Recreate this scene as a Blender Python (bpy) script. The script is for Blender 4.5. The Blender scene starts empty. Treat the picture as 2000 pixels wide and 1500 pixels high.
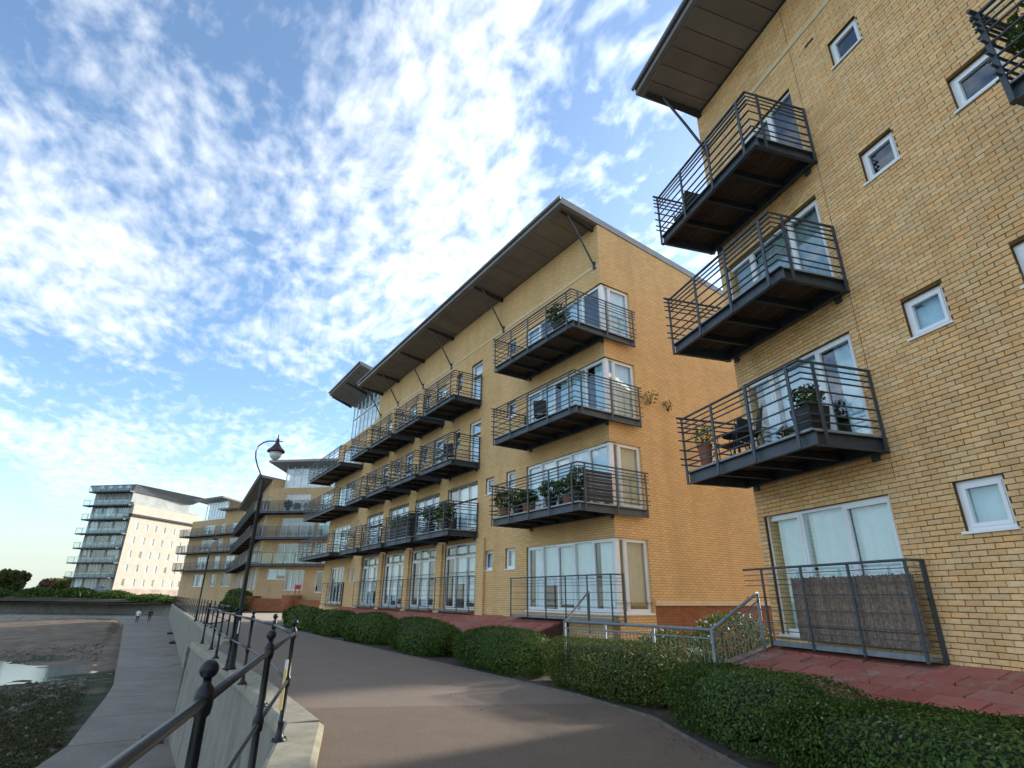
import bpy, math, random
import numpy as np
from mathutils import Vector, Matrix
random.seed(7); np.random.seed(7)
R = math.radians
SC = bpy.context.scene
COL = SC.collection

# ------------------------------------------------------------------ camera, sky, sun, exposure
cam = bpy.data.cameras.new('camera'); camo = bpy.data.objects.new('camera', cam); COL.objects.link(camo)
cam.sensor_width = 36.0; cam.lens = 36.0 * 1068.9 / 2000.0
cam.clip_start = 0.05; cam.clip_end = 5000
m = Matrix.Rotation(R(90 + 21.33), 4, 'X') @ Matrix.Rotation(R(0.507), 4, 'Z')
camo.matrix_world = Matrix.Translation((0, 0, 1.6)) @ m
SC.camera = camo

SUN_AZ, SUN_EL = 54.0, 21.0          # degrees right of +Y, above the horizon
SKY_STRENGTH, CLOUD, SUN_W, EXPOSURE = 0.080, 0.417, 2.04, 1.885
CLOUD_X, CLOUD_Y = 12.1, 9.3
sdir = Vector((math.sin(R(SUN_AZ)) * math.cos(R(SUN_EL)), math.cos(R(SUN_AZ)) * math.cos(R(SUN_EL)), math.sin(R(SUN_EL))))

W = bpy.data.worlds.new('World'); SC.world = W; W.use_nodes = True
nt = W.node_tree; nt.nodes.clear()
def N(tree, typ, **kw):
    n = tree.nodes.new(typ)
    for k, v in kw.items():
        if k == 'inp':
            for i, val in v.items(): n.inputs[i].default_value = val
        else: setattr(n, k, v)
    return n
def Math(tree, op, a, b=None, c=None, clamp=False):
    n = tree.nodes.new('ShaderNodeMath'); n.operation = op; n.use_clamp = clamp
    for i, x in enumerate((a, b, c)):
        if x is None: continue
        if isinstance(x, (int, float)): n.inputs[i].default_value = x
        else: tree.links.new(x, n.inputs[i])
    return n.outputs[0]
def Ramp(tree, fac, a, b):
    n = tree.nodes.new('ShaderNodeMapRange'); n.interpolation_type = 'SMOOTHSTEP'
    tree.links.new(fac, n.inputs[0]); n.inputs[1].default_value = a; n.inputs[2].default_value = b
    return n.outputs[0]
def Noise(tree, vec, scale, detail=4, rough=0.5, dist=0.0):
    n = tree.nodes.new('ShaderNodeTexNoise'); tree.links.new(vec, n.inputs['Vector'])
    n.inputs['Scale'].default_value = scale; n.inputs['Detail'].default_value = detail
    n.inputs['Roughness'].default_value = rough; n.inputs['Distortion'].default_value = dist
    return n.outputs['Fac']
def MixC(tree, fac, a, b, mode='MIX'):
    n = tree.nodes.new('ShaderNodeMix'); n.data_type = 'RGBA'; n.blend_type = mode
    for x, i in ((fac, 0), (a, 6), (b, 7)):
        if isinstance(x, (int, float)): n.inputs[i].default_value = x
        elif isinstance(x, tuple): n.inputs[i].default_value = (*x, 1.0) if len(x) == 3 else x
        else: tree.links.new(x, n.inputs[i])
    return n.outputs[2]

sky = N(nt, 'ShaderNodeTexSky', sky_type='NISHITA', sun_disc=False, sun_elevation=R(SUN_EL), sun_rotation=R(SUN_AZ),
        air_density=1.0, dust_density=0.6, ozone_density=1.6, altitude=10)
tc = N(nt, 'ShaderNodeTexCoord'); sep = N(nt, 'ShaderNodeSeparateXYZ'); nt.links.new(tc.outputs['Generated'], sep.inputs[0])
zc = Math(nt, 'MAXIMUM', sep.outputs[2], 0.0)
den = Math(nt, 'ADD', zc, 0.16)
px = Math(nt, 'DIVIDE', sep.outputs[0], den); py = Math(nt, 'DIVIDE', sep.outputs[1], den)
comb = N(nt, 'ShaderNodeCombineXYZ'); nt.links.new(px, comb.inputs[0]); nt.links.new(py, comb.inputs[1])
mp = N(nt, 'ShaderNodeMapping'); nt.links.new(comb.outputs[0], mp.inputs[0]); mp.inputs['Rotation'].default_value = (0, 0, R(-28)); mp.inputs['Location'].default_value = (CLOUD_X, CLOUD_Y, 0)
mp2 = N(nt, 'ShaderNodeMapping'); nt.links.new(mp.outputs[0], mp2.inputs[0]); mp2.inputs['Scale'].default_value = (1.0, 0.62, 1)
cover = Noise(nt, mp2.outputs[0], 1.5, 3, 0.5, 0.4)
warp = N(nt, 'ShaderNodeTexNoise'); nt.links.new(mp.outputs[0], warp.inputs['Vector']); warp.inputs['Scale'].default_value = 3.0; warp.inputs['Detail'].default_value = 2
wv = N(nt, 'ShaderNodeVectorMath', operation='MULTIPLY_ADD'); nt.links.new(warp.outputs['Color'], wv.inputs[0]); wv.inputs[1].default_value = (0.10, 0.10, 0); nt.links.new(mp2.outputs[0], wv.inputs[2])
cells = Noise(nt, wv.outputs[0], 22.0, 3, 0.5, 0.0)
fine = Noise(nt, wv.outputs[0], 38.0, 4, 0.6, 0.0)
broad = Noise(nt, wv.outputs[0], 4.0, 5, 0.55, 0.2)
cv = Ramp(nt, cover, 0.34, 0.66)
dn = Math(nt, 'ADD', Math(nt, 'MULTIPLY', cells, 0.85), Math(nt, 'MULTIPLY', broad, 0.30))
dn = Math(nt, 'ADD', dn, Math(nt, 'MULTIPLY', fine, 0.34))
dn = Math(nt, 'ADD', dn, Math(nt, 'MULTIPLY', cv, 0.46))
cl = Math(nt, 'MULTIPLY', Ramp(nt, dn, 0.70, 1.52), 0.80)
low = Ramp(nt, sep.outputs[2], 0.03, 0.20)           # thin pale veil towards the horizon
cl = Math(nt, 'MULTIPLY', cl, Math(nt, 'MULTIPLY_ADD', low, 0.75, 0.25))
cl = Math(nt, 'MAXIMUM', cl, 0.06)
veil = Math(nt, 'MULTIPLY', Math(nt, 'SUBTRACT', 1.0, Ramp(nt, sep.outputs[2], -0.02, 0.26)), 0.88)
vd = N(nt, 'ShaderNodeVectorMath', operation='DOT_PRODUCT'); nt.links.new(tc.outputs['Generated'], vd.inputs[0]); vd.inputs[1].default_value = sdir
glow = Math(nt, 'POWER', Math(nt, 'MAXIMUM', vd.outputs['Value'], 0.0), 3.0)           # clouds scatter forwards ...
back = Math(nt, 'MULTIPLY', Math(nt, 'MAXIMUM', Math(nt, 'MULTIPLY', vd.outputs['Value'], -1.0), 0.0), 2.3)   # ... and are front-lit opposite the sun, boosted to brighten the shaded facades
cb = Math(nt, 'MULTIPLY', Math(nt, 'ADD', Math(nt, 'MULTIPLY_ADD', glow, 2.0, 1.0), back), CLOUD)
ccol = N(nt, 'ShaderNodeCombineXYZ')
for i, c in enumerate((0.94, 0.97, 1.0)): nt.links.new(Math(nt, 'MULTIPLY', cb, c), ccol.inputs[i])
skyc = N(nt, 'ShaderNodeVectorMath', operation='SCALE'); nt.links.new(sky.outputs[0], skyc.inputs[0]); skyc.inputs[3].default_value = SKY_STRENGTH
hsv = N(nt, 'ShaderNodeHueSaturation'); hsv.inputs['Saturation'].default_value = 1.2; nt.links.new(skyc.outputs[0], hsv.inputs['Color'])
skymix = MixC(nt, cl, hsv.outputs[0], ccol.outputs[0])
hz = N(nt, 'ShaderNodeCombineXYZ'); hg = Math(nt, 'MULTIPLY_ADD', glow, 1.6, 1.0)
for i, c in enumerate((0.197, 0.228, 0.218)): nt.links.new(Math(nt, 'MULTIPLY', hg, c), hz.inputs[i])
skymix = MixC(nt, veil, skymix, hz.outputs[0])
bg = N(nt, 'ShaderNodeBackground'); nt.links.new(skymix, bg.inputs[0]); bg.inputs[1].default_value = 1.0
wo = N(nt, 'ShaderNodeOutputWorld'); nt.links.new(bg.outputs[0], wo.inputs[0])

sl = bpy.data.lights.new('sun', 'SUN'); sl.energy = SUN_W; sl.angle = R(3.5); sl.color = (1.0, 0.92, 0.80)
so = bpy.data.objects.new('sun', sl); COL.objects.link(so); so.rotation_euler = (-sdir).to_track_quat('-Z', 'Y').to_euler()
so.location = (30, 20, 40)

SC.view_settings.view_transform = 'Standard'; SC.view_settings.look = 'None'
SC.view_settings.exposure = EXPOSURE; SC.view_settings.gamma = 1.0
SC.render.engine = 'CYCLES'; SC.cycles.use_denoising = True
SC.cycles.max_bounces = 6; SC.cycles.transparent_max_bounces = 12; SC.cycles.diffuse_bounces = 4
SC.cycles.glossy_bounces = 3; SC.cycles.sample_clamp_indirect = 6.0

# ------------------------------------------------------------------ materials
MATS = {}
def mat(name, col, rough=0.7, metal=0.0, vary=0.0, vscale=3.0, bump=0.0, bscale=60.0, col2=None, spec=0.5, per_obj=0.0, island=0.0, detail=5.0, wear=None, speck=None, streak=0.0):
    if name in MATS: return MATS[name]
    M = bpy.data.materials.new(name); M.use_nodes = True; t = M.node_tree; p = t.nodes['Principled BSDF']
    p.inputs['Roughness'].default_value = rough; p.inputs['Metallic'].default_value = metal
    p.inputs['Specular IOR Level'].default_value = spec
    c = N(t, 'ShaderNodeTexCoord').outputs['Object']
    out = None
    if vary > 0 or col2:
        f = Noise(t, c, vscale, detail, 0.6)
        f = Ramp(t, f, 0.3, 0.7)
        d = col2 if col2 else tuple(x * (1 - vary) for x in col)
        out = MixC(t, f, col, d)
    if island > 0 or per_obj > 0:
        g = N(t, 'ShaderNodeNewGeometry').outputs['Random Per Island']; oi = N(t, 'ShaderNodeObjectInfo').outputs['Random']
        f = Math(t, 'FRACT', Math(t, 'ADD', g, Math(t, 'MULTIPLY', oi, 7.31)))
        k = max(island, per_obj)
        b = Math(t, 'MULTIPLY_ADD', f, 2 * k, 1 - k)
        f2 = Math(t, 'FRACT', Math(t, 'MULTIPLY', f, 9.7))
        hs = N(t, 'ShaderNodeHueSaturation'); t.links.new(b, hs.inputs['Value']); t.links.new(Math(t, 'MULTIPLY_ADD', f2, -0.012, 0.504), hs.inputs['Hue'])
        t.links.new(Math(t, 'MULTIPLY_ADD', f2, 0.16, 0.9), hs.inputs['Saturation'])
        if out is None: hs.inputs['Color'].default_value = (*col, 1)
        else: t.links.new(out, hs.inputs['Color'])
        out = hs.outputs[0]
    if wear:
        f = Noise(t, N(t, 'ShaderNodeNewGeometry').outputs['Position'], wear[1], 8, 0.7); f = Ramp(t, f, wear[2], wear[2] + 0.12)
        out = MixC(t, f, out if out is not None else col, wear[0])
    if streak > 0:                                                   # long vertical rain stains
        mpp = N(t, 'ShaderNodeMapping'); t.links.new(N(t, 'ShaderNodeNewGeometry').outputs['Position'], mpp.inputs[0]); mpp.inputs['Scale'].default_value = (1.6, 1.6, 0.16)
        f = Ramp(t, Noise(t, mpp.outputs[0], 1.0, 6, 0.62), 0.46, 0.74)
        out = MixC(t, Math(t, 'MULTIPLY', f, streak), out if out is not None else col, tuple(x * .45 for x in col))
    if speck:
        f = Ramp(t, Noise(t, N(t, 'ShaderNodeNewGeometry').outputs['Position'], speck[0], 3, 0.7), 0.38, 0.68)
        out = MixC(t, Math(t, 'MULTIPLY', f, speck[1]), out if out is not None else col, speck[2])
    if out is None: p.inputs['Base Color'].default_value = (*col, 1)
    else: t.links.new(out, p.inputs['Base Color'])
    if bump > 0:
        bn = N(t, 'ShaderNodeBump'); bn.inputs['Strength'].default_value = bump; bn.inputs['Distance'].default_value = 0.01
        t.links.new(Noise(t, c, bscale, 6, 0.6), bn.inputs['Height']); t.links.new(bn.outputs[0], p.inputs['Normal'])
    MATS[name] = M; return M

def brick_mat(name, c1, c2, mortar, bump=0.5):
    M = bpy.data.materials.new(name); M.use_nodes = True; t = M.node_tree; p = t.nodes['Principled BSDF']
    p.inputs['Roughness'].default_value = 0.85; p.inputs['Specular IOR Level'].default_value = 0.25
    s = N(t, 'ShaderNodeSeparateXYZ'); o = N(t, 'ShaderNodeTexCoord').outputs['Object']; t.links.new(o, s.inputs[0])
    v = N(t, 'ShaderNodeCombineXYZ'); t.links.new(Math(t, 'SUBTRACT', s.outputs[0], s.outputs[1]), v.inputs[0]); t.links.new(s.outputs[2], v.inputs[1])
    b = N(t, 'ShaderNodeTexBrick'); t.links.new(v.outputs[0], b.inputs['Vector'])
    for k, x in (('Color1', c1), ('Color2', c2), ('Mortar', mortar)): b.inputs[k].default_value = (*x, 1)
    for k, x in (('Scale', 1.0), ('Mortar Size', 0.006), ('Mortar Smooth', 0.2), ('Brick Width', 0.225), ('Row Height', 0.075), ('Bias', 0.0)): b.inputs[k].default_value = x
    f = Ramp(t, Noise(t, o, 0.35, 6, 0.65), 0.35, 0.75)
    col = MixC(t, Math(t, 'MULTIPLY', f, 0.35), b.outputs['Color'], (0.30, 0.20, 0.09))
    f3 = Ramp(t, Noise(t, o, 2.2, 6, 0.7), 0.5, 0.85)
    col = MixC(t, Math(t, 'MULTIPLY', f3, 0.25), col, (0.55, 0.42, 0.26))
    mpp = N(t, 'ShaderNodeMapping'); t.links.new(o, mpp.inputs[0]); mpp.inputs['Scale'].default_value = (1.3, 1.3, 0.13)
    col = MixC(t, Math(t, 'MULTIPLY', Ramp(t, Noise(t, mpp.outputs[0], 1.0, 6, 0.62), 0.46, 0.74), 0.38), col, tuple(x * .5 for x in c1))
    t.links.new(col, p.inputs['Base Color'])
    bn = N(t, 'ShaderNodeBump'); bn.inputs['Strength'].default_value = bump; bn.inputs['Distance'].default_value = 0.008; bn.invert = True
    t.links.new(b.outputs['Fac'], bn.inputs['Height']); t.links.new(bn.outputs[0], p.inputs['Normal'])
    MATS[name] = M; return M

def glass_mat(name, tint=(0.80, 0.92, 0.94), base=0.15):
    M = bpy.data.materials.new(name); M.use_nodes = True; t = M.node_tree; t.nodes.clear()
    o = N(t, 'ShaderNodeOutputMaterial'); lw = N(t, 'ShaderNodeLayerWeight'); lw.inputs[0].default_value = 0.5
    f5 = Math(t, 'POWER', lw.outputs['Facing'], 4.0)
    f = Math(t, 'MULTIPLY_ADD', f5, 1 - base, base)
    tr = N(t, 'ShaderNodeBsdfTransparent'); tr.inputs[0].default_value = (*tint, 1)
    gl = N(t, 'ShaderNodeBsdfGlossy'); gl.inputs['Roughness'].default_value = 0.015; gl.inputs['Color'].default_value = (0.93, 0.97, 1, 1)
    tc_ = N(t, 'ShaderNodeTexCoord'); bn = N(t, 'ShaderNodeBump'); bn.inputs['Strength'].default_value = 0.04; bn.inputs['Distance'].default_value = 0.02
    t.links.new(Noise(t, tc_.outputs['Object'], 2.5, 2), bn.inputs['Height']); t.links.new(bn.outputs[0], gl.inputs['Normal'])
    mx = N(t, 'ShaderNodeMixShader'); t.links.new(f, mx.inputs[0]); t.links.new(tr.outputs[0], mx.inputs[1]); t.links.new(gl.outputs[0], mx.inputs[2])
    t.links.new(mx.outputs[0], o.inputs[0]); MATS[name] = M; return M

def leaf_mat(name, c1, c2, c3, rough=0.55, c3amt=0.1):
    M = bpy.data.materials.new(name); M.use_nodes = True; t = M.node_tree; p = t.nodes['Principled BSDF']
    g = N(t, 'ShaderNodeNewGeometry').outputs['Random Per Island']
    c = MixC(t, g, c1, c2)
    c = MixC(t, Ramp(t, Math(t, 'FRACT', Math(t, 'MULTIPLY', g, 13.7)), 1 - c3amt - 0.01, 1 - c3amt), c, c3)
    t.links.new(c, p.inputs['Base Color']); p.inputs['Roughness'].default_value = rough
    p.inputs['Specular IOR Level'].default_value = 0.18
    tl = N(t, 'ShaderNodeBsdfTranslucent'); t.links.new(c, tl.inputs[0])
    mx = N(t, 'ShaderNodeMixShader'); mx.inputs[0].default_value = 0.35
    t.links.new(p.outputs[0], mx.inputs[1]); t.links.new(tl.outputs[0], mx.inputs[2])
    t.links.new(mx.outputs[0], t.nodes['Material Output'].inputs[0]); MATS[name] = M; return M

BRICK = mat('brick', (0.83, 0.525, 0.235), 0.85, vary=0.18, vscale=25, bump=0.35, bscale=90, island=0.11, streak=0.30, spec=0.25, wear=((0.62, 0.37, 0.17), 1.1, 0.60))
MORTAR = mat('mortar', (0.155, 0.09, 0.035), 0.95, vary=0.3, vscale=8, spec=0.1)
BRICKWALL = brick_mat('yellow_brickwork', (0.80, 0.53, 0.25), (0.71, 0.45, 0.195), (0.30, 0.18, 0.08))
PALEBRICK = brick_mat('pale_brickwork', (0.60, 0.42, 0.23), (0.50, 0.34, 0.17), (0.30, 0.20, 0.10))
REDBRICK = brick_mat('red_brickwork', (0.33, 0.115, 0.05), (0.25, 0.08, 0.035), (0.14, 0.08, 0.05))
CREAM = mat('cream_render', (0.46, 0.42, 0.35), 0.9, vary=0.12, vscale=0.6)
UPVC = mat('white_upvc', (0.80, 0.82, 0.83), 0.35, vary=0.06, vscale=2, spec=0.5)
GLASS = glass_mat('window_glass')
GLASSB = glass_mat('balustrade_glass', (0.86, 0.93, 0.93), 0.05)
STEEL = mat('painted_steel', (0.060, 0.074, 0.088), 0.5, 0.2, vary=0.25, vscale=6, bump=0.15, bscale=40, wear=((0.20, 0.22, 0.23), 3.5, 0.64))
STEELD = mat('dark_steel', (0.035, 0.04, 0.048), 0.5, 0.25, vary=0.3, vscale=5)
GALV = mat('galvanised_steel', (0.20, 0.235, 0.255), 0.6, 0.15, vary=0.3, vscale=9, bump=0.1)
DECK = mat('deck_timber', (0.10, 0.06, 0.036), 0.85, vary=0.4, vscale=14, island=0.2)
DECKEDGE = mat('deck_edge', (0.30, 0.32, 0.33), 0.6, vary=0.3, vscale=5)
FASCIA = mat('roof_fascia', (0.25, 0.245, 0.235), 0.45, 0.3, vary=0.2, vscale=2)
SOFFIT = mat('soffit_board', (0.23, 0.20, 0.17), 0.75, vary=0.18, vscale=1.5, per_obj=0.08)
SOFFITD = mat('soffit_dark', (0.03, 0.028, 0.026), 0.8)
BAND = mat('pale_stone', (0.68, 0.54, 0.34), 0.8, vary=0.15, vscale=6, bump=0.1)
DARKIN = mat('room_wall', (0.30, 0.28, 0.25), 0.9)
BLINDS = [mat('blind_white', (0.82, 0.86, 0.86), 0.9, vary=0.08, vscale=5), mat('blind_cream', (0.66, 0.60, 0.48), 0.9, vary=0.1, vscale=5),
          mat('curtain_grey', (0.42, 0.46, 0.48), 0.9, vary=0.3, vscale=9), mat('blind_pale_blue', (0.62, 0.74, 0.78), 0.9, vary=0.1, vscale=4)]
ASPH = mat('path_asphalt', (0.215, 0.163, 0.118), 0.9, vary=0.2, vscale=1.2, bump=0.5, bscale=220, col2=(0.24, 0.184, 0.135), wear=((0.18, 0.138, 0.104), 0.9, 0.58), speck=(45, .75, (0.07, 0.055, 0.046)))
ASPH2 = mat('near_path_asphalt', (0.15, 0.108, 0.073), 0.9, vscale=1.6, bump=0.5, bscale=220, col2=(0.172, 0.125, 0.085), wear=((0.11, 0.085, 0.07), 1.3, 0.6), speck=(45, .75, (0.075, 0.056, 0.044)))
CONC = mat('sea_wall_concrete', (0.195, 0.175, 0.138), 0.9, vscale=1.3, bump=0.5, bscale=25, col2=(0.24, 0.225, 0.19), wear=((0.085, 0.092, 0.072), 0.8, 0.56), streak=.6, speck=(22, .35, (0.10, 0.10, 0.085)))
COPE = mat('coping_concrete', (0.30, 0.275, 0.20), 0.9, vscale=4, bump=0.5, bscale=50, col2=(0.20, 0.19, 0.14), wear=((0.33, 0.28, 0.13), 6, 0.58))
WALK = mat('walkway_concrete', (0.22, 0.19, 0.15), 0.9, vscale=0.7, bump=0.35, bscale=40, col2=(0.165, 0.145, 0.115), per_obj=0.10, wear=((0.10, 0.112, 0.09), 0.35, 0.57), speck=(9, .35, (0.09, 0.09, 0.085)))
SOIL = mat('soil', (0.05, 0.036, 0.025), 0.95, vary=0.5, vscale=6, bump=0.6, bscale=30)
TILE = mat('red_paving_tile', (0.34, 0.095, 0.062), 0.85, vscale=5, bump=0.3, bscale=45, col2=(0.33, 0.125, 0.09), per_obj=0.16, wear=((0.32, 0.19, 0.145), 2.2, 0.54), speck=(30, .35, (0.16, 0.06, 0.045)))
TILEBED = mat('tile_bed', (0.11, 0.055, 0.04), 0.95, vary=0.3, vscale=5)
TILEFAR = mat('red_tile_slope', (0.36, 0.09, 0.065), 0.85, vscale=3, col2=(0.22, 0.085, 0.07), wear=((0.24, 0.16, 0.14), 1.5, 0.58))
RAILPAINT = mat('black_rail_paint', (0.007, 0.009, 0.014), 0.4, vary=0.3, vscale=20, bump=0.15, bscale=70, spec=0.35)
RAILBAR = mat('worn_rail_steel', (0.045, 0.05, 0.055), 0.36, 0.3, vary=0.45, vscale=7, bump=0.1)
MUD = mat('mud', (0.07, 0.05, 0.04), 0.8, vscale=0.3, col2=(0.10, 0.072, 0.055), bump=0.9, bscale=7)
LEAFA = leaf_mat('hedge_leaf', (0.034, 0.078, 0.013), (0.10, 0.165, 0.032), (0.24, 0.24, 0.13), c3amt=0.03)
LEAFB = leaf_mat('hedge_leaf_dry', (0.040, 0.075, 0.012), (0.13, 0.155, 0.03), (0.28, 0.23, 0.11), c3amt=0.08)
LEAFC = leaf_mat('clipped_leaf', (0.036, 0.080, 0.013), (0.10, 0.16, 0.03), (0.12, 0.13, 0.035), c3amt=0.08)
LEAFT = leaf_mat('tree_leaf', (0.06, 0.085, 0.02), (0.13, 0.145, 0.04), (0.12, 0.085, 0.03), c3amt=0.15)
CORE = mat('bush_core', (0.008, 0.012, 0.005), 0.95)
BARK = mat('bark', (0.06, 0.045, 0.032), 0.95, vary=0.4, vscale=9, bump=0.6)

# ------------------------------------------------------------------ mesh helpers
class MB:
    def __init__(s, T=None): s.v = []; s.f = []; s.mi = []; s.T = T; s.cur = 0
    def add(s, vs, fs):
        b = len(s.v)
        s.v += [tuple(s.T(*p)) for p in vs] if s.T else [tuple(p) for p in vs]
        s.f += [tuple(i + b for i in f) for f in fs]; s.mi += [s.cur] * len(fs)
        return s
    def box(s, x0, x1, y0, y1, z0, z1):
        return s.hexa([(x0, y0, z0), (x1, y0, z0), (x1, y1, z0), (x0, y1, z0), (x0, y0, z1), (x1, y0, z1), (x1, y1, z1), (x0, y1, z1)])
    def hexa(s, p): return s.add(p, [(3, 2, 1, 0), (4, 5, 6, 7), (0, 1, 5, 4), (1, 2, 6, 5), (2, 3, 7, 6), (3, 0, 4, 7)])
    def quad(s, a, b, c, d): return s.add([a, b, c, d], [(0, 1, 2, 3)])
    def tube(s, pts, r, n=6, caps=True):
        pts = [Vector(p) for p in pts]; rr = r if isinstance(r, (list, tuple)) else [r] * len(pts)
        vs = []; k = len(pts)
        for i, p in enumerate(pts):
            d = (pts[min(i + 1, k - 1)] - pts[max(i - 1, 0)]).normalized()
            up = Vector((0, 0, 1)) if abs(d.z) < 0.95 else Vector((1, 0, 0))
            a = d.cross(up).normalized(); b = a.cross(d).normalized()
            sc = 1.0
            if 0 < i < k - 1:
                ca = (pts[i] - pts[i - 1]).normalized().dot((pts[i + 1] - pts[i]).normalized()); sc = 1 / max(0.5, math.sqrt((1 + ca) / 2))
            for j in range(n):
                t = 2 * math.pi * (j + 0.5) / n
                vs.append(p + a * math.cos(t) * rr[i] * sc + b * math.sin(t) * rr[i])
        fs = [(i * n + j, i * n + (j + 1) % n, (i + 1) * n + (j + 1) % n, (i + 1) * n + j) for i in range(k - 1) for j in range(n)]
        if caps: fs += [tuple(range(n - 1, -1, -1)), tuple(range((k - 1) * n, k * n))]
        return s.add([tuple(v) for v in vs], fs)
    def lathe(s, prof, n=12, c=(0, 0, 0)):
        vs = []; k = len(prof)
        for (r, z) in prof:
            for j in range(n):
                t = 2 * math.pi * j / n; vs.append((c[0] + r * math.cos(t), c[1] + r * math.sin(t), c[2] + z))
        fs = [(i * n + j, i * n + (j + 1) % n, (i + 1) * n + (j + 1) % n, (i + 1) * n + j) for i in range(k - 1) for j in range(n)]
        fs += [tuple(range(n - 1, -1, -1)), tuple(range((k - 1) * n, k * n))]
        return s.add(vs, fs)
    def mesh(s, name, mats, smooth=False):
        me = bpy.data.meshes.new(name); me.from_pydata(s.v, [], s.f)
        for M in (mats if isinstance(mats, (list, tuple)) else [mats]): me.materials.append(M)
        if any(s.mi): me.polygons.foreach_set('material_index', s.mi)
        if smooth: me.polygons.foreach_set('use_smooth', [True] * len(me.polygons))
        me.update(); return me
    def build(s, name, mats, parent=None, smooth=False, **kw): return link(name, s.mesh(name, mats, smooth), parent, **kw)
def link(name, me, parent=None, loc=None, rotz=None, **kw):
    o = bpy.data.objects.new(name, me); COL.objects.link(o)
    if parent is not None: o.parent = parent
    if loc is not None: o.location = loc
    if rotz is not None: o.rotation_euler = (0, 0, rotz)
    for k, v in kw.items(): o[k] = v
    return o
def thing(name, label, cat, loc=(0, 0, 0), rotz=0.0, group=None):
    o = link(name, None, loc=loc, rotz=rotz, label=label, category=cat)
    if group: o['group'] = group
    return o
def np_mesh(name, V, quads, M):
    me = bpy.data.meshes.new(name); n = len(quads); k = quads.shape[1]
    me.vertices.add(len(V)); me.vertices.foreach_set('co', V.astype(np.float32).ravel())
    me.loops.add(n * k); me.loops.foreach_set('vertex_index', quads.astype(np.int32).ravel())
    me.polygons.add(n); me.polygons.foreach_set('loop_start', np.arange(0, n * k, k, dtype=np.int32))
    me.materials.append(M); me.update(); me.validate(); return me

# ------------------------------------------------------------------ frames: u along a facade, v outwards, z up
HA, HB = -16.58, -33.0
def tn(h): h = R(h); return Vector((math.sin(h), math.cos(h))), Vector((math.cos(h), -math.sin(h)))
tA, nA = tn(HA); tB, nB = tn(HB)
def PB(u, n, z=0.0): p = tB * u + nB * n; return (p.x, p.y, z)      # along / across the promenade
def PA(u, n, z=0.0): p = tA * u + nA * n; return (p.x, p.y, z)
class Bld:
    """A building: Empty with local x = u, y = outwards, z up; u0 = local origin along the facade."""
    def __init__(s, name, label, origin, heading, u0=0.0, z=0.0):
        s.u0 = u0; t, n = tn(heading)
        s.e = thing(name, label, 'building', (origin[0] + t.x * u0, origin[1] + t.y * u0, z), R(90 - heading))
    def F(s, a, d, z): return (a - s.u0, -d, z)                       # on the front: a = u, d = depth inwards
    def E(s, uc): return lambda a, d, z: (uc - s.u0 + d, -a, z)       # on the end wall at u = uc facing -u: a = distance back
    def X(s, uc): return lambda a, d, z: (uc - s.u0 - d, -a, z)       # on the end wall at u = uc facing +u

def wall_cells(mb, a0, a1, z0, z1, holes, th=0.3, front=0.0):
    A = sorted({a0, a1} | {min(max(h[i], a0), a1) for h in holes for i in (0, 1)})
    Z = sorted({z0, z1} | {min(max(h[i], z0), z1) for h in holes for i in (2, 3)})
    inh = lambda a, z: any(h[0] < a < h[1] and h[2] < z < h[3] for h in holes)
    for d, fl in ((front, 0), (th, 1)):
        for i in range(len(A) - 1):
            for j in range(len(Z) - 1):
                if inh((A[i] + A[i + 1]) / 2, (Z[j] + Z[j + 1]) / 2): continue
                mb.quad((A[i], d, Z[j]), (A[i + 1], d, Z[j]), (A[i + 1], d, Z[j + 1]), (A[i], d, Z[j + 1]))
    for h in holes:
        x0, x1, y0, y1 = max(h[0], a0), min(h[1], a1), max(h[2], z0), min(h[3], z1)
        mb.quad((x0, front, y0), (x1, front, y0), (x1, th, y0), (x0, th, y0)); mb.quad((x0, front, y1), (x1, front, y1), (x1, th, y1), (x0, th, y1))
        if h[0] > a0: mb.quad((x0, front, y0), (x0, th, y0), (x0, th, y1), (x0, front, y1))
        if h[1] < a1: mb.quad((x1, front, y0), (x1, th, y0), (x1, th, y1), (x1, front, y1))

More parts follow.
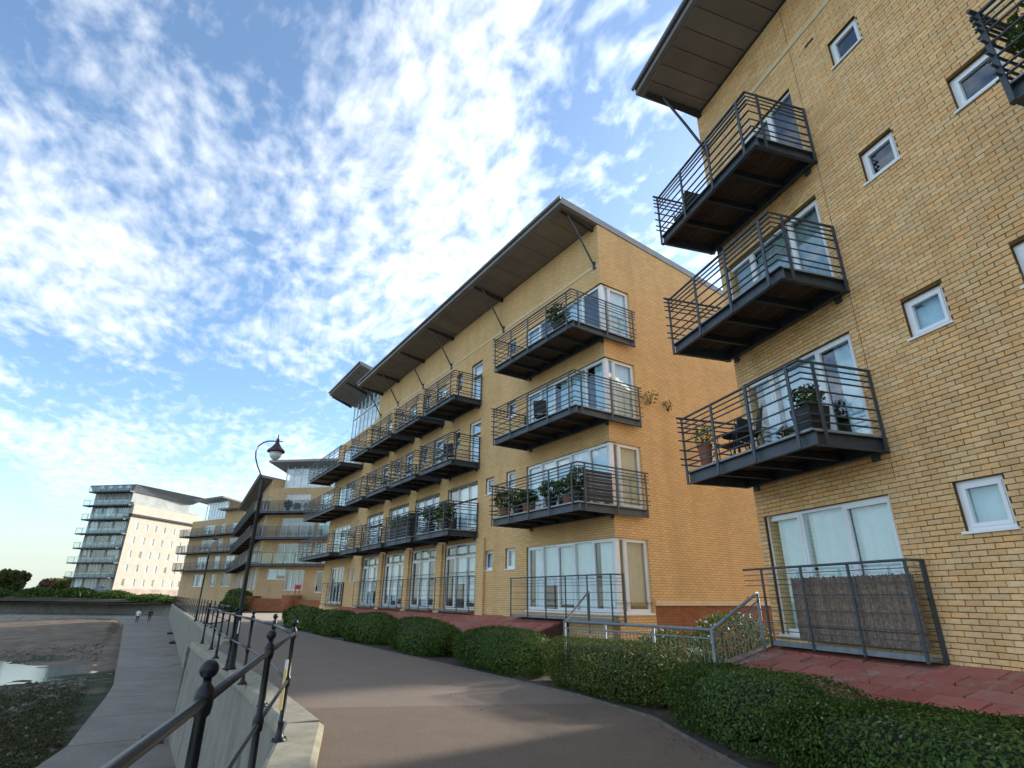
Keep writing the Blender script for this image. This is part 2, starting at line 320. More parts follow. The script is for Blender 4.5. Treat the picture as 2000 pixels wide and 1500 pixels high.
def window(b, T, a0, a1, z0, z1, lights=None, transom=None, blind=0, rec=0.07, sill=True, lod=0, part_blind=None, open0=False):
    """frame (part) > sash, pane, sill, blind (sub-parts). lights: list of cut fractions; transom: height fraction."""
    lights = lights or []; w, h = a1 - a0, z1 - z0; fw = 0.055 if lod == 0 else 0.07
    fb = MB(T); d0, d1 = rec, rec + 0.075
    cuts = [a0] + [a0 + w * c for c in lights] + [a1]
    fb.box(a0, a1, d0, d1, z0, z0 + fw); fb.box(a0, a1, d0, d1, z1 - fw, z1)
    fb.box(a0, a0 + fw, d0 + .002, d1 - .002, z0 + fw, z1 - fw); fb.box(a1 - fw, a1, d0 + .002, d1 - .002, z0 + fw, z1 - fw)
    for c in cuts[1:-1]: fb.box(c - fw / 2, c + fw / 2, d0 + .002, d1 - .002, z0 + fw, z1 - fw)
    rows = [(z0 + fw, z1 - fw)]
    if transom:
        zt = z0 + h * transom; rows = [(z0 + fw, zt - fw / 2), (zt + fw / 2, z1 - fw)]
        for i in range(len(cuts) - 1): fb.box(cuts[i] + fw * .5, cuts[i + 1] - fw * .5, d0 + .004, d1 - .004, zt - fw / 2, zt + fw / 2)
    f = fb.build('window', UPVC, b.e)
    for i in range(len(cuts) - 1):
        x0 = cuts[i] + (fw if i == 0 else fw / 2); x1 = cuts[i + 1] - (fw if i == len(cuts) - 2 else fw / 2)
        for (y0, y1) in rows:
            s = 0.0
            if lod == 0 and x1 - x0 > 0.35 and (i + len(cuts)) % 2 == 0 or (lod == 0 and len(cuts) == 2):
                s = 0.05; sb = MB(T)
                sb.box(x0, x1, d0 - .012, d0 + .05, y0, y0 + s); sb.box(x0, x1, d0 - .012, d0 + .05, y1 - s, y1)
                sb.box(x0, x0 + s, d0 - .010, d0 + .05, y0 + s, y1 - s); sb.box(x1 - s, x1, d0 - .010, d0 + .05, y0 + s, y1 - s)
                sb.build('sash', UPVC, f)
            MB(T).quad((x0 + s, d0 + .035, y0 + s), (x1 - s, d0 + .035, y0 + s), (x1 - s, d0 + .035, y1 - s), (x0 + s, d0 + .035, y1 - s)).build('pane', GLASS, f)
    if sill: MB(T).box(a0 - .03, a1 + .03, -.035, d0 + .01, z0 - .03, z0 + .004).build('sill', UPVC, f)
    if blind is not None:
        for i in range(len(cuts) - 1):
            fr_ = part_blind if part_blind is not None else random.choice((.02, .02, .02, .10, .38)) if len(cuts) > 2 else .02
            if len(cuts) > 3 and random.random() < .12: continue
            zt = z0 + h * fr_; xa, xb = cuts[i] + .02, cuts[i + 1] - .02; w_ = xb - xa
            if fr_ < .05 and len(cuts) > 2 and random.random() < .35: xb = xa + w_ * random.uniform(.55, .85); w_ = xb - xa
            nb = max(1, int(w_ / 0.12)); bb = MB(T)                   # gently pleated hanging cloth
            for k_ in range(nb):
                x0 = xa + w_ * k_ / nb; x1 = xa + w_ * (k_ + 1) / nb; da, db = (d1 + .05, d1 + .08) if k_ % 2 == 0 else (d1 + .08, d1 + .05)
                bb.quad((x0, da, zt), (x1, db, zt), (x1, db, z1), (x0, da, z1))
            bb.build('blind', BLINDS[blind], f)
    return f

RAILH = [1.0, 0.90, 0.80, 0.62, 0.42, 0.24, 0.12]
def balcony(b, u0, u1, d, zb, posts=3, wrap=0.0, uc=None, lod=0, joists=3, boards=True, rails=RAILH, glass=False):
    """steel frame (part) > deck_board, joist, post, handrail, rail (sub-parts)."""
    T = b.F; n = 6 if lod == 0 else 4
    o = lambda u, v, z: (u, -v, z)                                   # T takes depth = -v
    mb = MB(lambda u, v, z: T(u, -v, z)); H = 0.20
    def chan_u(a0, a1, v, s):                                        # channel along u, open towards s
        mb.box(a0, a1, v - .012, v, zb, zb + H); mb.box(a0, a1, min(v, v + s * .07), max(v, v + s * .07), zb - .012, zb); mb.box(a0, a1, min(v, v + s * .07), max(v, v + s * .07), zb + H, zb + H + .012)
    def chan_v(v0, v1, u, s):
        mb.box(u, u + .012, v0, v1, zb, zb + H); mb.box(min(u, u + s * .07), max(u, u + s * .07), v0, v1, zb - .010, zb); mb.box(min(u, u + s * .07), max(u, u + s * .07), v0, v1, zb + H, zb + H + .010)
    chan_u(u0 - .01, u1 + .01, d - .07, 1); chan_v(-wrap, d - .08, u0 + .07, -1); chan_v(0.02, d - .08, u1 - .08, 1); chan_u(u0 + .08, u1 - .08, 0.06, 1)
    # wall brackets
    for a in (u0 + .25, u1 - .25): mb.box(a - .06, a + .06, 0.002, .05, zb - .10, zb + .10)
    fr = mb.build('balcony', STEEL, b.e)
    g = lambda: MB(lambda u, v, z: T(u, -v, z))
    zd = zb + H + .045
    if boards:
        nbd = int((d - .1) / .15); me = g()
        for i in range(nbd):
            v0 = .03 + i * (d - .12) / nbd; g().box(u0 + .072, u1 - .067, v0, v0 + (d - .12) / nbd - .012, zd - .032, zd).build('deck_board', DECK, fr)
    else: g().box(u0 + .072, u1 - .067, .03, d - .09, zd - .03, zd).build('decking', DECK, fr)
    if wrap > 0: g().box(u0 + .09, uc - .01, -wrap, -.0, zd - .03, zd).build('decking', DECK, fr)
    e = g(); e.box(u0 + .02, u1 - .02, d - .055, d - .03, zb + H + .014, zd + .01); e.box(u0 + .02, u0 + .045, -wrap + .02, d - .06, zb + H + .014, zd + .008); e.build('edge_trim', DECKEDGE, fr)
    for i in range(joists):
        a = u0 + (u1 - u0) * (i + 1) / (joists + 1); g().box(a - .03, a + .03, .08, d - .09, zb + .02, zb + .16).build('joist', STEELD, fr)
    zt = zd + 1.10
    def post(u, v, along):
        p = g()
        if along == 'u': p.box(u - .028, u + .028, v - .008, v + .014, zb - .01, zt - .02)
        else: p.box(u - .014, u + .008, v - .028, v + .028, zb - .01, zt - .02)
        p.build('post', STEEL, fr)
    c = 0.26; vf = d + .004; uf = u0 - .004
    for u in [u0 + c] + [u0 + c + (u1 - .03 - u0 - c) * (i + 1) / posts for i in range(posts)]: post(u, vf, 'u')
    nside = 1 + (1 if d + wrap > 2 else 0)
    for v in [d - c] + [(.07 - wrap) + (d - c - .07 + wrap) * i / (nside) for i in range(nside)]: post(uf, v, 'v')
    post(u1 + .004, .10, 'v')
    if glass:
        g().box(u0 + .03, u1 - .03, d - .022, d - .012, zd + .05, zt - .05).build('glass_panel', GLASSB, fr)
        hs = [(1.10, 'handrail', .024)]
    else: hs = [(1.10, 'handrail', .026)] + [(h, 'rail', .016) for h in rails]
    for h, nm, r in hs:
        if lod and nm == 'rail': r = .019
        z = zd + h
        g().tube([T_(u, v, z) for u, v in ((u0 + .03, -wrap - .10), (u0 + .03, d - .03), (u1 + .05, d - .03))], r, n).build(nm, STEEL, fr)
        g().tube([T_(u, v, z) for u, v in ((u1 - .03, .06), (u1 - .03, d + .12))], r, n).build(nm, STEEL, fr)
    return fr
def T_(u, v, z): return (u, v, z)

def guard(b, u0, u1, v, z0, z1, posts=3, over=0.0, M=None, sides=True):
    """ground-floor guard: bottom channel (part) > post, handrail, rail."""
    M = M or STEEL
    g = lambda: MB(lambda u, vv, z: b.F(u, -vv, z))
    m_ = g(); m_.box(u0, u1, v - .05, v, z0 + .02, z0 + .10); m_.box(u0, u1, .0, v - .055, z0 + .03, z0 + .06)
    fr = m_.build('guard_rail', GALV, b.e)
    for i in range(posts):
        u = u0 + .03 + (u1 - u0 - .06) * i / (posts - 1); g().box(u - .022, u + .022, v + .002, v + .022, z0, z1).build('post', M, fr)
    if sides: g().box(u0 - .03, u0 - .008, .01, .09, z0 - .02, z1 + .02).build('post', M, fr)
    hs = [z1] + [z0 + (z1 - z0) * k for k in (.92, .85, .78, .62, .46, .30, .20, .12)]
    for i, z in enumerate(hs):
        p = [(u0 - .02, .03, z), (u0 - .02, v - .04, z), (u0 + .04, v + .03, z), (u1 + over, v + .03, z)]
        g().tube(p, .02 if i == 0 else .009, 6 if i == 0 else 4).build('handrail' if i == 0 else 'rail', M, fr)
    return fr

# ================================================================== GROUND AND SETTING
def sheet(name, pts, M, kind='structure', parent=None):
    return MB().add(pts, [tuple(range(len(pts)))]).build(name, M, parent, kind=kind)
# ground behind / between the buildings, one big sheet to the horizon at z = -0.02 on the land side of the wall line
def wall_line():                                                      # outer top edge of the sea wall, from near to far
    L = [(0.45, -4.0), (-2.78, 7.9)]
    L += [PB(u, n)[:2] for u, n in ((12.2, 2.12), (22.9, 2.10))]
    L += [PB(u, n)[:2] for u, n in ((23.0, 3.10), (48, 4.0), (80, 5.15), (114, 6.4), (126, 7.4))]
    return L
WL = wall_line()
land = [(x + .1, y, -.02) for x, y in WL] + [(-60, 112, -.02), (-120, 118, -.02), (-400, 125, -.02), (-900, 900, -.02), (900, 900, -.02), (900, -60, -.02), (0.6, -60, -.02)]
GROUND = mat('ground', (0.12, 0.11, 0.09), 0.95, vary=0.3, vscale=0.15)
MB().add([(x, y, z) for x, y, z in land], [tuple(range(len(land)))]).build('ground', GROUND, kind='structure')

# promenade path: left edge at the kerb, right edge at the hedge
far_l = [(PB(u, n + .42)) for u, n in ((10.6, 2.02), (22.9, 2.1), (23.4, 3.1), (48, 4.0), (80, 5.15), (110, 6.2))]
far_r = [PB(u, n) for u, n in ((9.2, 6.93), (14.6, 7.08), (24, 7.1), (36, 7.3), (45, 9.0), (70, 12), (108, 13))]
near_split_l, near_split_r = (-3.55, 9.55), (1.48, 10.25)
pth = [(near_split_l[0], near_split_l[1], 0.0)] + far_l[1:] + far_r[::-1][:-1] + [(1.21, 10.92, 0), (near_split_r[0], near_split_r[1], 0)]
MB().add([(x, y, 0.0) for x, y, *_ in pth], [tuple(range(len(pth)))]).build('path', ASPH, kind='structure')
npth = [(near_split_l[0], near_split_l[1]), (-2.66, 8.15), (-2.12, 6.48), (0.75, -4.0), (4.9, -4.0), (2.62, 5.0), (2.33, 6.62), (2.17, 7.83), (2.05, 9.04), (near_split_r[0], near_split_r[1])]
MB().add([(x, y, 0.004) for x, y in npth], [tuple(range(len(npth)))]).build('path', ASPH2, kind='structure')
# thin concrete edging along the hedge side
edge = [(4.9, -4.0), (2.62, 5.0), (2.33, 6.62), (2.17, 7.83), (2.05, 9.04), (1.21, 10.92)] + [p[:2] for p in far_r[1:4]]
eb = MB()
for (x0, y0), (x1, y1) in zip(edge, edge[1:]):
    t = Vector((x1 - x0, y1 - y0)).normalized(); nn = Vector((t.y, -t.x)) * .05
    eb.hexa([(x0, y0, -.05), (x0 + nn.x, y0 + nn.y, -.05), (x1 + nn.x, y1 + nn.y, -.05), (x1, y1, -.05), (x0, y0, .03), (x0 + nn.x, y0 + nn.y, .03), (x1 + nn.x, y1 + nn.y, .03), (x1, y1, .03)])
eb.build('kerb', mat('edging_concrete', (0.15, 0.135, 0.115), 0.9, vary=0.4, vscale=5, bump=0.3), kind='structure')
# soil strip under the hedge
soil = [(edge[i][0] + .07, edge[i][1], .008) for i in range(len(edge))]
back = [PA(-3, 7.9), PA(9.3, 7.9), PB(12, 11.3), PB(37, 11.3)]
MB().add(soil + [(p[0], p[1], .008) for p in back[::-1]], [tuple(range(len(soil) + 4))]).build('flower_bed', SOIL, kind='structure')
# forecourt between the terraces, sunlight painted in as a pale colour
MB().add([(PB(43, 7.8, .006)), (PB(62, 8.2, .006)), (PB(62, 24, .006)), (PB(46, 24, .006))], [(0, 1, 2, 3)]).build('forecourt', mat('painted_sun_paving', (0.36, 0.30, 0.22), 0.9, vary=0.2, vscale=2), kind='structure')

# ------------------------------------------------------------------ sea wall
def offset_line(L, d):                                               # parallel polyline, + = landwards (right of travel)
    out = []
    for i, p in enumerate(L):
        a = Vector(L[max(i - 1, 0)]); c = Vector(L[min(i + 1, len(L) - 1)]); t = (c - a).normalized()
        out.append((p[0] + t.y * d, p[1] - t.x * d))
    return out
ZW = lambda y: -2.65 if y < 30 else -2.65 + min(0.65, (y - 30) * 0.0125)
SW = thing('sea_wall', 'weathered grey concrete sea wall between promenade and lower walkway', 'sea wall', (*WL[1], -2.65))
ox, oy = WL[1]
segs = [WL[0:2], WL[1:3], WL[2:4]]
sec = [(WL[0], WL[1]), (WL[1], WL[2]), (WL[2], WL[3])] + [(WL[i], WL[i + 1]) for i in range(4, len(WL) - 1)]
panels = []
for a, c in sec:
    a = Vector(a); c = Vector(c); L = (c - a).length; k = max(1, round(L / 4.2))
    for i in range(k): panels.append((a + (c - a) * i / k, a + (c - a) * (i + 1) / k))
for a, c in panels:
    t = (c - a).normalized(); n_ = Vector((t.y, -t.x)); a2 = a + t * .008; c2 = c - t * .008
    za, zc_ = ZW(a.y) - .9 + 2.65, ZW(c.y) - .9 + 2.65; bt = -.16
    pts = []
    for p in (a2, c2):
        for off, z in ((bt, -.9), (0.0, 2.65), (.30, 2.65), (.55, -.9)):
            q = p + n_ * off; pts.append((q.x - ox, q.y - oy, z))
    q0, q1 = pts[:4], pts[4:]
    MB().add(q0 + q1, [(0, 1, 5, 4), (1, 2, 6, 5), (2, 3, 7, 6), (0, 3, 2, 1), (4, 5, 6, 7)]).build('wall_panel', CONC, SW)
    # coping
    pts = []
    for p in (a2, c2):
        for off, z in ((-.035, 2.655), (-.02, 2.75), (.02, 2.77), (.40, 2.77), (.46, 2.73), (.46, 2.60), (-.035, 2.60)):
            q = p + n_ * off; pts.append((q.x - ox, q.y - oy, z))
    k = 7; MB().add(pts, [(i, (i + 1) % k, k + (i + 1) % k, k + i) for i in range(k)] + [tuple(range(k - 1, -1, -1)), tuple(range(k, 2 * k))]).build('coping', COPE, SW)
# end face of the projecting part
p3, p4 = Vector(WL[3]), Vector(WL[4])
MB().hexa([(p3.x - ox + dx, p3.y - oy + dy, z) for z in (-.9, 2.64) for dx, dy in ((-.05, -.10), (-.05, .05), (1.15, .80), (1.15, .60))]).build('wall_panel', CONC, SW)

# ------------------------------------------------------------------ lower walkway of concrete slabs
WK = thing('walkway', 'lower concrete walkway along the foot of the sea wall', 'walkway'); WK['kind'] = 'structure'
del WK['category']; del WK['label']
us = [4, 10, 15, 19.2, 23.3, 28, 32.7, 38, 44, 50, 57, 64, 71, 78, 86, 94, 102, 110, 118]
def wn(u): return -1.5 if u < 20 else (-1.45 + (u - 20) * .25 if u < 23.5 else min(0.35, -.62 + (u - 23.5) * .075))
for a, c in zip(us, us[1:]):
    v = []
    for u in (a + .035, c - .035):
        for n in (wn(u), 7.0 if u > 23 else 3.0):
            x, y, _ = PB(u, n); v.append((x, y, ZW(y)))
    low = [(x, y, z - 1.3) for x, y, z in v]
    MB().hexa([low[0], low[1], low[3], low[2], v[0], v[1], v[3], v[2]]).build('slab', WALK, WK)
for c in us[1:-1]:
    v = []
    for u in (c - .05, c + .05):
        for n in (wn(u) + .04, 6.9 if u > 23 else 2.9):
            x, y, _ = PB(u, n); v.append((x, y, ZW(y) - .012))
    low = [(x, y, z - .4) for x, y, z in v]
    MB().hexa([low[0], low[1], low[3], low[2], v[0], v[1], v[3], v[2]]).build('joint', mat('joint', (0.30, 0.28, 0.23), 0.9), WK)
# ------------------------------------------------------------------ foreshore
def fbm(x, y, s, seed=0):
    rs = np.random.RandomState(seed); out = np.zeros_like(x); amp = 1.0
    for o in range(4):
        for k in range(5):
            a = rs.uniform(0, 2 * np.pi); f = s * (2 ** o) * rs.uniform(.7, 1.3); out += amp * np.sin((x * np.cos(a) + y * np.sin(a)) * f + rs.uniform(0, 6.28)) / 5
        amp *= .5
    return out
gx = np.concatenate([np.linspace(-260, -70, 40), np.linspace(-69, -6, 190)]); gy = np.concatenate([np.linspace(-10, 80, 230), np.linspace(81, 140, 50)])
X, Y = np.meshgrid(gx, gy); nd = X * nB.x + Y * nB.y
def terr(X, Y):
    nd = X * nB.x + Y * nB.y
    prof = -3.42 - np.clip((-nd - 5) * .05, 0, 1.2) + np.clip((Y - 45) * .012, 0, .9)
    pud = np.exp(-(((X + 37) / 9.5) ** 2 + ((Y - 41) / 12.0) ** 2)) * .42
    Z = prof + fbm(X, Y, .35, 3) * .09 + fbm(X, Y, 2.6, 5) * .085 - pud
    return np.where(nd > -1.0, np.minimum(Z, -3.3), Z)
Z = terr(X, Y)
V = np.stack([X.ravel(), Y.ravel(), Z.ravel()], 1); ny, nx = X.shape
idx = np.arange(nx * ny).reshape(ny, nx); Q = np.stack([idx[:-1, :-1].ravel(), idx[:-1, 1:].ravel(), idx[1:, 1:].ravel(), idx[1:, :-1].ravel()], 1)
FM = bpy.data.materials.new('foreshore'); FM.use_nodes = True; t = FM.node_tree; p = t.nodes['Principled BSDF']
o_ = N(t, 'ShaderNodeTexCoord').outputs['Object']; s_ = N(t, 'ShaderNodeSeparateXYZ'); t.links.new(o_, s_.inputs[0])
mudc = MixC(t, Ramp(t, Noise(t, o_, 0.5, 8, 0.65), .35, .65), (0.115, 0.088, 0.06), (0.19, 0.148, 0.102))
weed = MixC(t, Ramp(t, Noise(t, o_, 2.5, 8, 0.7), .35, .65), (0.018, 0.026, 0.010), (0.045, 0.055, 0.02))
wf = Math(t, 'ADD', Math(t, 'MULTIPLY', Noise(t, o_, 0.16, 6, 0.6), 1.0), Math(t, 'MULTIPLY', s_.outputs[1], -0.0075))
wf = Ramp(t, wf, 0.10, 0.24)
t.links.new(MixC(t, wf, mudc, weed), p.inputs['Base Color']); p.inputs['Roughness'].default_value = 0.75; p.inputs['Specular IOR Level'].default_value = 0.15
bn = N(t, 'ShaderNodeBump'); bn.inputs['Strength'].default_value = 1.0; bn.inputs['Distance'].default_value = 0.15
t.links.new(Noise(t, o_, 3.5, 8, 0.7), bn.inputs['Height']); t.links.new(bn.outputs[0], p.inputs['Normal'])
me = np_mesh('foreshore', V, Q, FM); me.polygons.foreach_set('use_smooth', [True] * len(me.polygons)); link('beach', me, kind='structure')
WATER = mat('water', (0.03, 0.032, 0.026), 0.10, bump=1.0, bscale=2.2, spec=0.9)
MB().quad((-300, -40, -3.67), (-12, -40, -3.67), (-12, 90, -3.67), (-300, 90, -3.67)).build('water', WATER, kind='structure')
# rocks and weed clumps on the foreshore
def scatter_blades(name, centers, count, rad, size, M, flat=.35, parent=None, **kw):
    k = len(centers); C = np.array(centers)[np.random.randint(0, k, count)]
    P = C + np.random.normal(0, 1, (count, 3)) * np.array([rad, rad, rad * flat])
    return link(name, leaf_mesh(name, P, None, size, M), parent, **kw)
def leaf_mesh(name, P, Nrm, size, M, jitter=0.9):
    n = len(P); d = np.random.normal(0, 1, (n, 3))
    if Nrm is not None: d = Nrm + d * jitter * .55
    d /= np.linalg.norm(d, axis=1)[:, None] + 1e-9
    a = np.cross(d, np.random.normal(0, 1, (n, 3))); a /= np.linalg.norm(a, axis=1)[:, None] + 1e-9
    b = np.cross(d, a); s = size * np.random.uniform(.6, 1.3, (n, 1))
    bend = d * s * .18
    V = np.stack([P - a * s, P + b * s * .5 + bend, P + a * s, P - b * s * .5 + bend], 1).reshape(-1, 3)
    return np_mesh(name, V, np.arange(4 * n).reshape(n, 4), M)
WEED = leaf_mat('seaweed', (0.024, 0.034, 0.012), (0.07, 0.085, 0.028), (0.12, 0.09, 0.045), rough=.6, c3amt=.25)
cs = []
for _ in range(2600):
    u = random.triangular(10, 47, 16); n = -1.0 - abs(random.gauss(0, 8)) if u > 24 else -1.5 - abs(random.gauss(0, 8))
    x, y, _z = PB(u, n)
    if ((x + 37) / 8.5) ** 2 + ((y - 41) / 10.5) ** 2 < random.uniform(.8, 1.1): continue
    cs.append((x, y, 0.0))
cs = np.array(cs); cs[:, 2] = terr(cs[:, 0], cs[:, 1]) + .05
scatter_blades('seaweed', cs, 150000, .21, .05, WEED, .5, kind='stuff', label='dark green seaweed covering the foreshore mud beside the walkway')

nr = 2600; RS = np.random.RandomState(4)
uu = RS.uniform(16, 75, nr); nn_ = -1.0 - np.abs(RS.normal(0, 9, nr)) - np.where(uu < 24, 1.2, 0)
sx = tB.x * uu + nB.x * nn_; sy = tB.y * uu + nB.y * nn_
sz = terr(sx, sy) + .01
keep = ((sx + 37) / 8.5) ** 2 + ((sy - 41) / 10.5) ** 2 > .9
C_ = np.stack([sx, sy, sz], 1)[keep]; k_ = len(C_); sc3 = RS.uniform(.05, .22, (k_, 1)) * np.array([1, 1, .6])
base = np.array([(1, 0, 0), (0, 1, 0), (-1, 0, 0), (0, -1, 0), (0, 0, 1), (0, 0, -1)], float)
Vr = C_[:, None, :] + (base[None] + RS.normal(0, .22, (k_, 6, 3))) * sc3[:, None, :]
Fr = np.array([(0, 1, 4), (1, 2, 4), (2, 3, 4), (3, 0, 4), (1, 0, 5), (2, 1, 5), (3, 2, 5), (0, 3, 5)])
link('stones', np_mesh('stones', Vr.reshape(-1, 3), (Fr[None] + (np.arange(k_) * 6)[:, None, None]).reshape(-1, 3), mat('foreshore_stone', (0.13, 0.11, 0.085), .9, island=.35, bump=.4)), kind='stuff', label='loose stones scattered over the foreshore mud')

# ================================================================== BUILDING A (near, right)
DA = 7.9; oA = nA * DA
A = Bld('apartment_building', 'near yellow brick apartment block with square windows at the right edge', (oA.x, oA.y), HA, u0=9.27)
UA = 9.27; AZ0, AZ1 = 0.80, 13.72
small = [(5.42, 6.02 - 0.0)]                                            # placeholder, replaced below
WU0, WU1 = 4.80, 5.42
heads = [3.12, 5.92, 8.86, 11.60]
colw = [(4.80, 5.42), (3.20, 3.88)]
holesA = []
for i, z in enumerate(heads):
    holesA.append((4.80, 5.42, z - .63 - (.03 if i == 0 else 0), z))
for i in (1, 2): holesA.append((3.20, 3.88, heads[i] - .60, heads[i]))
big = [(6.38, 9.10, 1.02, 3.12), (6.38, 9.10, 4.02, 5.90), (6.40, 9.10, 6.86, 8.77), (6.42, 7.9, 9.70, 11.60)]
holesA += big
holesA.append((0.6, 2.4, 6.9, 8.8))
wm = MB(A.F); wall_cells(wm, 1.0, UA - .010, AZ0, AZ1, holesA, .30, .012)
wallA = wm.build('wall', MORTAR, A.e)
sh = MB(A.F); sh.quad((1.0, .002, AZ0), (-9, .002, AZ0), (-9, .002, AZ1), (1.0, .002, AZ1)); sh.T = None
# end, back and roof-side shell
g = MB(A.E(UA)); xe = A.X(UA)
sh2 = MB(lambda a, d, z: xe(a, d, z)); sh2.quad((0, 0, -.3), (13, 0, -.3), (13, 0, 12.6), (0, 0, 13.75)); sh2.quad((0, .3, -.3), (13, .3, -.3), (13, .3, 12.6), (0, .3, 13.75))
sh2.build('wall', BRICKWALL, A.e)
sh.T = A.F; sh.quad((-9, 13, -.3), (UA, 13, -.3), (UA, 13, 12.6), (-9, 13, 12.6)); sh.quad((-9, 0, -.3), (-9, 13, -.3), (-9, 13, 12.6), (-9, 0, 13.75))
sh.build('wall', BRICKWALL, A.e)
MB(A.F).box(-9, UA - .002, .02, .3, -.3, AZ0).build('plinth', REDBRICK, A.e)
inn = MB(A.F)
for z in (1.0, 3.95, 6.8, 9.65, 12.4): inn.quad((-9, .3, z), (UA - .3, .3, z), (UA - .3, 5, z), (-9, 5, z))
inn.quad((-9, 3.5, 0), (UA - .3, 3.5, 0), (UA - .3, 3.5, 13), (-9, 3.5, 13)); inn.build('interior', DARKIN, A.e)
# bricks: courses of 75 mm, stretcher bond, cut at the openings
full, cut = [], []
nc = int((AZ1 - AZ0) / .075)
for j in range(nc):
    z0 = AZ0 + j * .075; z1 = z0 + .065; off = .1125 * (j % 2)
    k0 = int((1.0 - off) / .225); a = UA
    ints = [(1.0, UA)]
    for h in holesA:
        if h[2] < z1 - .005 and h[3] > z0 + .005:
            ni = []
            for (p0, p1) in ints:
                if h[1] <= p0 or h[0] >= p1: ni.append((p0, p1)); continue
                if h[0] > p0: ni.append((p0, h[0]))
                if h[1] < p1: ni.append((h[1], p1))
            ints = ni
    a = UA - off
    xs = [(max(UA - off + .01, UA - .102) , UA)] if off else []
    k = 0
    while a > 1.0:
        xs.append((a - .215, a)); a -= .225
    if off: xs[0] = (UA - off + .01, UA)
    for (b0, b1) in xs:
        for (p0, p1) in ints:
            c0, c1 = max(b0, p0), min(b1, p1)
            if c1 - c0 < .02: continue
            (full if c1 - c0 > .2149 else cut).append((c0, c1, z0, z1))
def vis(bk):
    u = (bk[0] + bk[1]) / 2; z = (bk[2] + bk[3]) / 2; p = tA * u + nA * DA
    q = camo.matrix_world.inverted() @ Vector((p.x, p.y, z)); f = 1068.9
    x, y = f * q.x / -q.z, f * q.y / -q.z
    ins = abs(x) < 985 and abs(y) < 740 and -q.z > 0
    if z > 3.6 or u > 6.0: ins = ins and not (u > 5.95)
    return (0 if ins else 1, q.length)
full.sort(key=vis)
bm_full = None
def brick_box(mb, c0, c1, z0, z1):
    pr = random.uniform(-.0025, .0025)
    mb.add([(c0, pr, z0), (c1, pr, z0), (c1, pr, z1), (c0, pr, z1), (c0, .03, z0), (c1, .03, z0), (c1, .03, z1), (c0, .03, z1)],
           [(0, 1, 2, 3), (0, 4, 5, 1), (1, 5, 6, 2), (2, 6, 7, 3), (3, 7, 4, 0)])
variants = []
for k in range(6):
    mb = MB(); j = lambda: random.uniform(-.0016, .0016)
    P = [(-.1075 + j(), 0, -.0325 + j()), (.1075 + j(), 0, -.0325 + j()), (.1075 + j(), 0, .0325 + j()), (-.1075 + j(), 0, .0325 + j())]
    B_ = .004
    fr = [(x - math.copysign(B_, x), .0, z - math.copysign(B_, z)) for x, _, z in P]
    fr = [(x, random.uniform(-.001, .001), z) for x, y, z in fr]
    mid = [(x, -.004, z) for x, _, z in P]; bk = [(x, -.03, z) for x, _, z in P]
    mb.add(fr + mid + bk, [(0, 1, 2, 3)] + [(i, i + 4, (i + 1) % 4 + 4, (i + 1) % 4) for i in range(4)] + [(i + 4, i + 8, (i + 1) % 4 + 8, (i + 1) % 4 + 4) for i in range(4)])
    variants.append(mb.mesh('brick', BRICK))
for bk in full[:300]:
    x, y, z = A.F((bk[0] + bk[1]) / 2, random.uniform(-.0025, .0025), (bk[2] + bk[3]) / 2)
    link('brick', random.choice(variants), wallA, loc=(x, y, z))
rb = MB(A.F)
for bk in full[300:] + cut: brick_box(rb, *bk)
rb.build('brickwork', BRICK, wallA, kind='stuff')
# movement joint, string course, vents
MB(A.F).box(6.20, 6.208, -.003, .02, 3.3, 13.6).build('movement_joint', mat('joint_sealant', (0.08, 0.06, 0.045), .9), A.e)
MB(A.F).box(-9, UA + .02, -.02, .01, 12.45, 12.55).build('string_course', BAND, A.e)
for u, z in ((5.75, 12.05),): MB(A.F).box(u - .107, u + .107, -.004, .01, z, z + .065).build('air_brick', mat('air_brick', (0.10, 0.065, 0.04), .9), A.e)
# windows
for i, z in enumerate(heads):
    window(A, A.F, 4.80, 5.42, z - .63 - (.03 if i == 0 else 0), z, blind=[3, 3, None, None][i], part_blind=[None, None, None, None][i])
for i in (1, 2): window(A, A.F, 3.20, 3.88, heads[i] - .60, heads[i], blind=[0, None, None][i])
window(A, A.F, *big[0], lights=[.34, .68], blind=0, part_blind=.02)
window(A, A.F, *big[1], lights=[.30, .72], blind=3, part_blind=None)
window(A, A.F, *big[2], lights=[.30, .70], blind=2, part_blind=.05)
window(A, A.F, *big[3], lights=[.45], blind=None)
window(A, A.F, .6, 2.4, 6.9, 8.8, lights=[.5], blind=0)
# balconies
for zb in (3.735, 6.56, 9.40): balcony(A, 6.17, 9.38, 1.45, zb, posts=3)
balcony(A, -.6, 2.66, 1.55, 6.60, posts=3)
guard(A, 6.10, 9.05, .30, .83, 2.14, posts=4, over=.45)
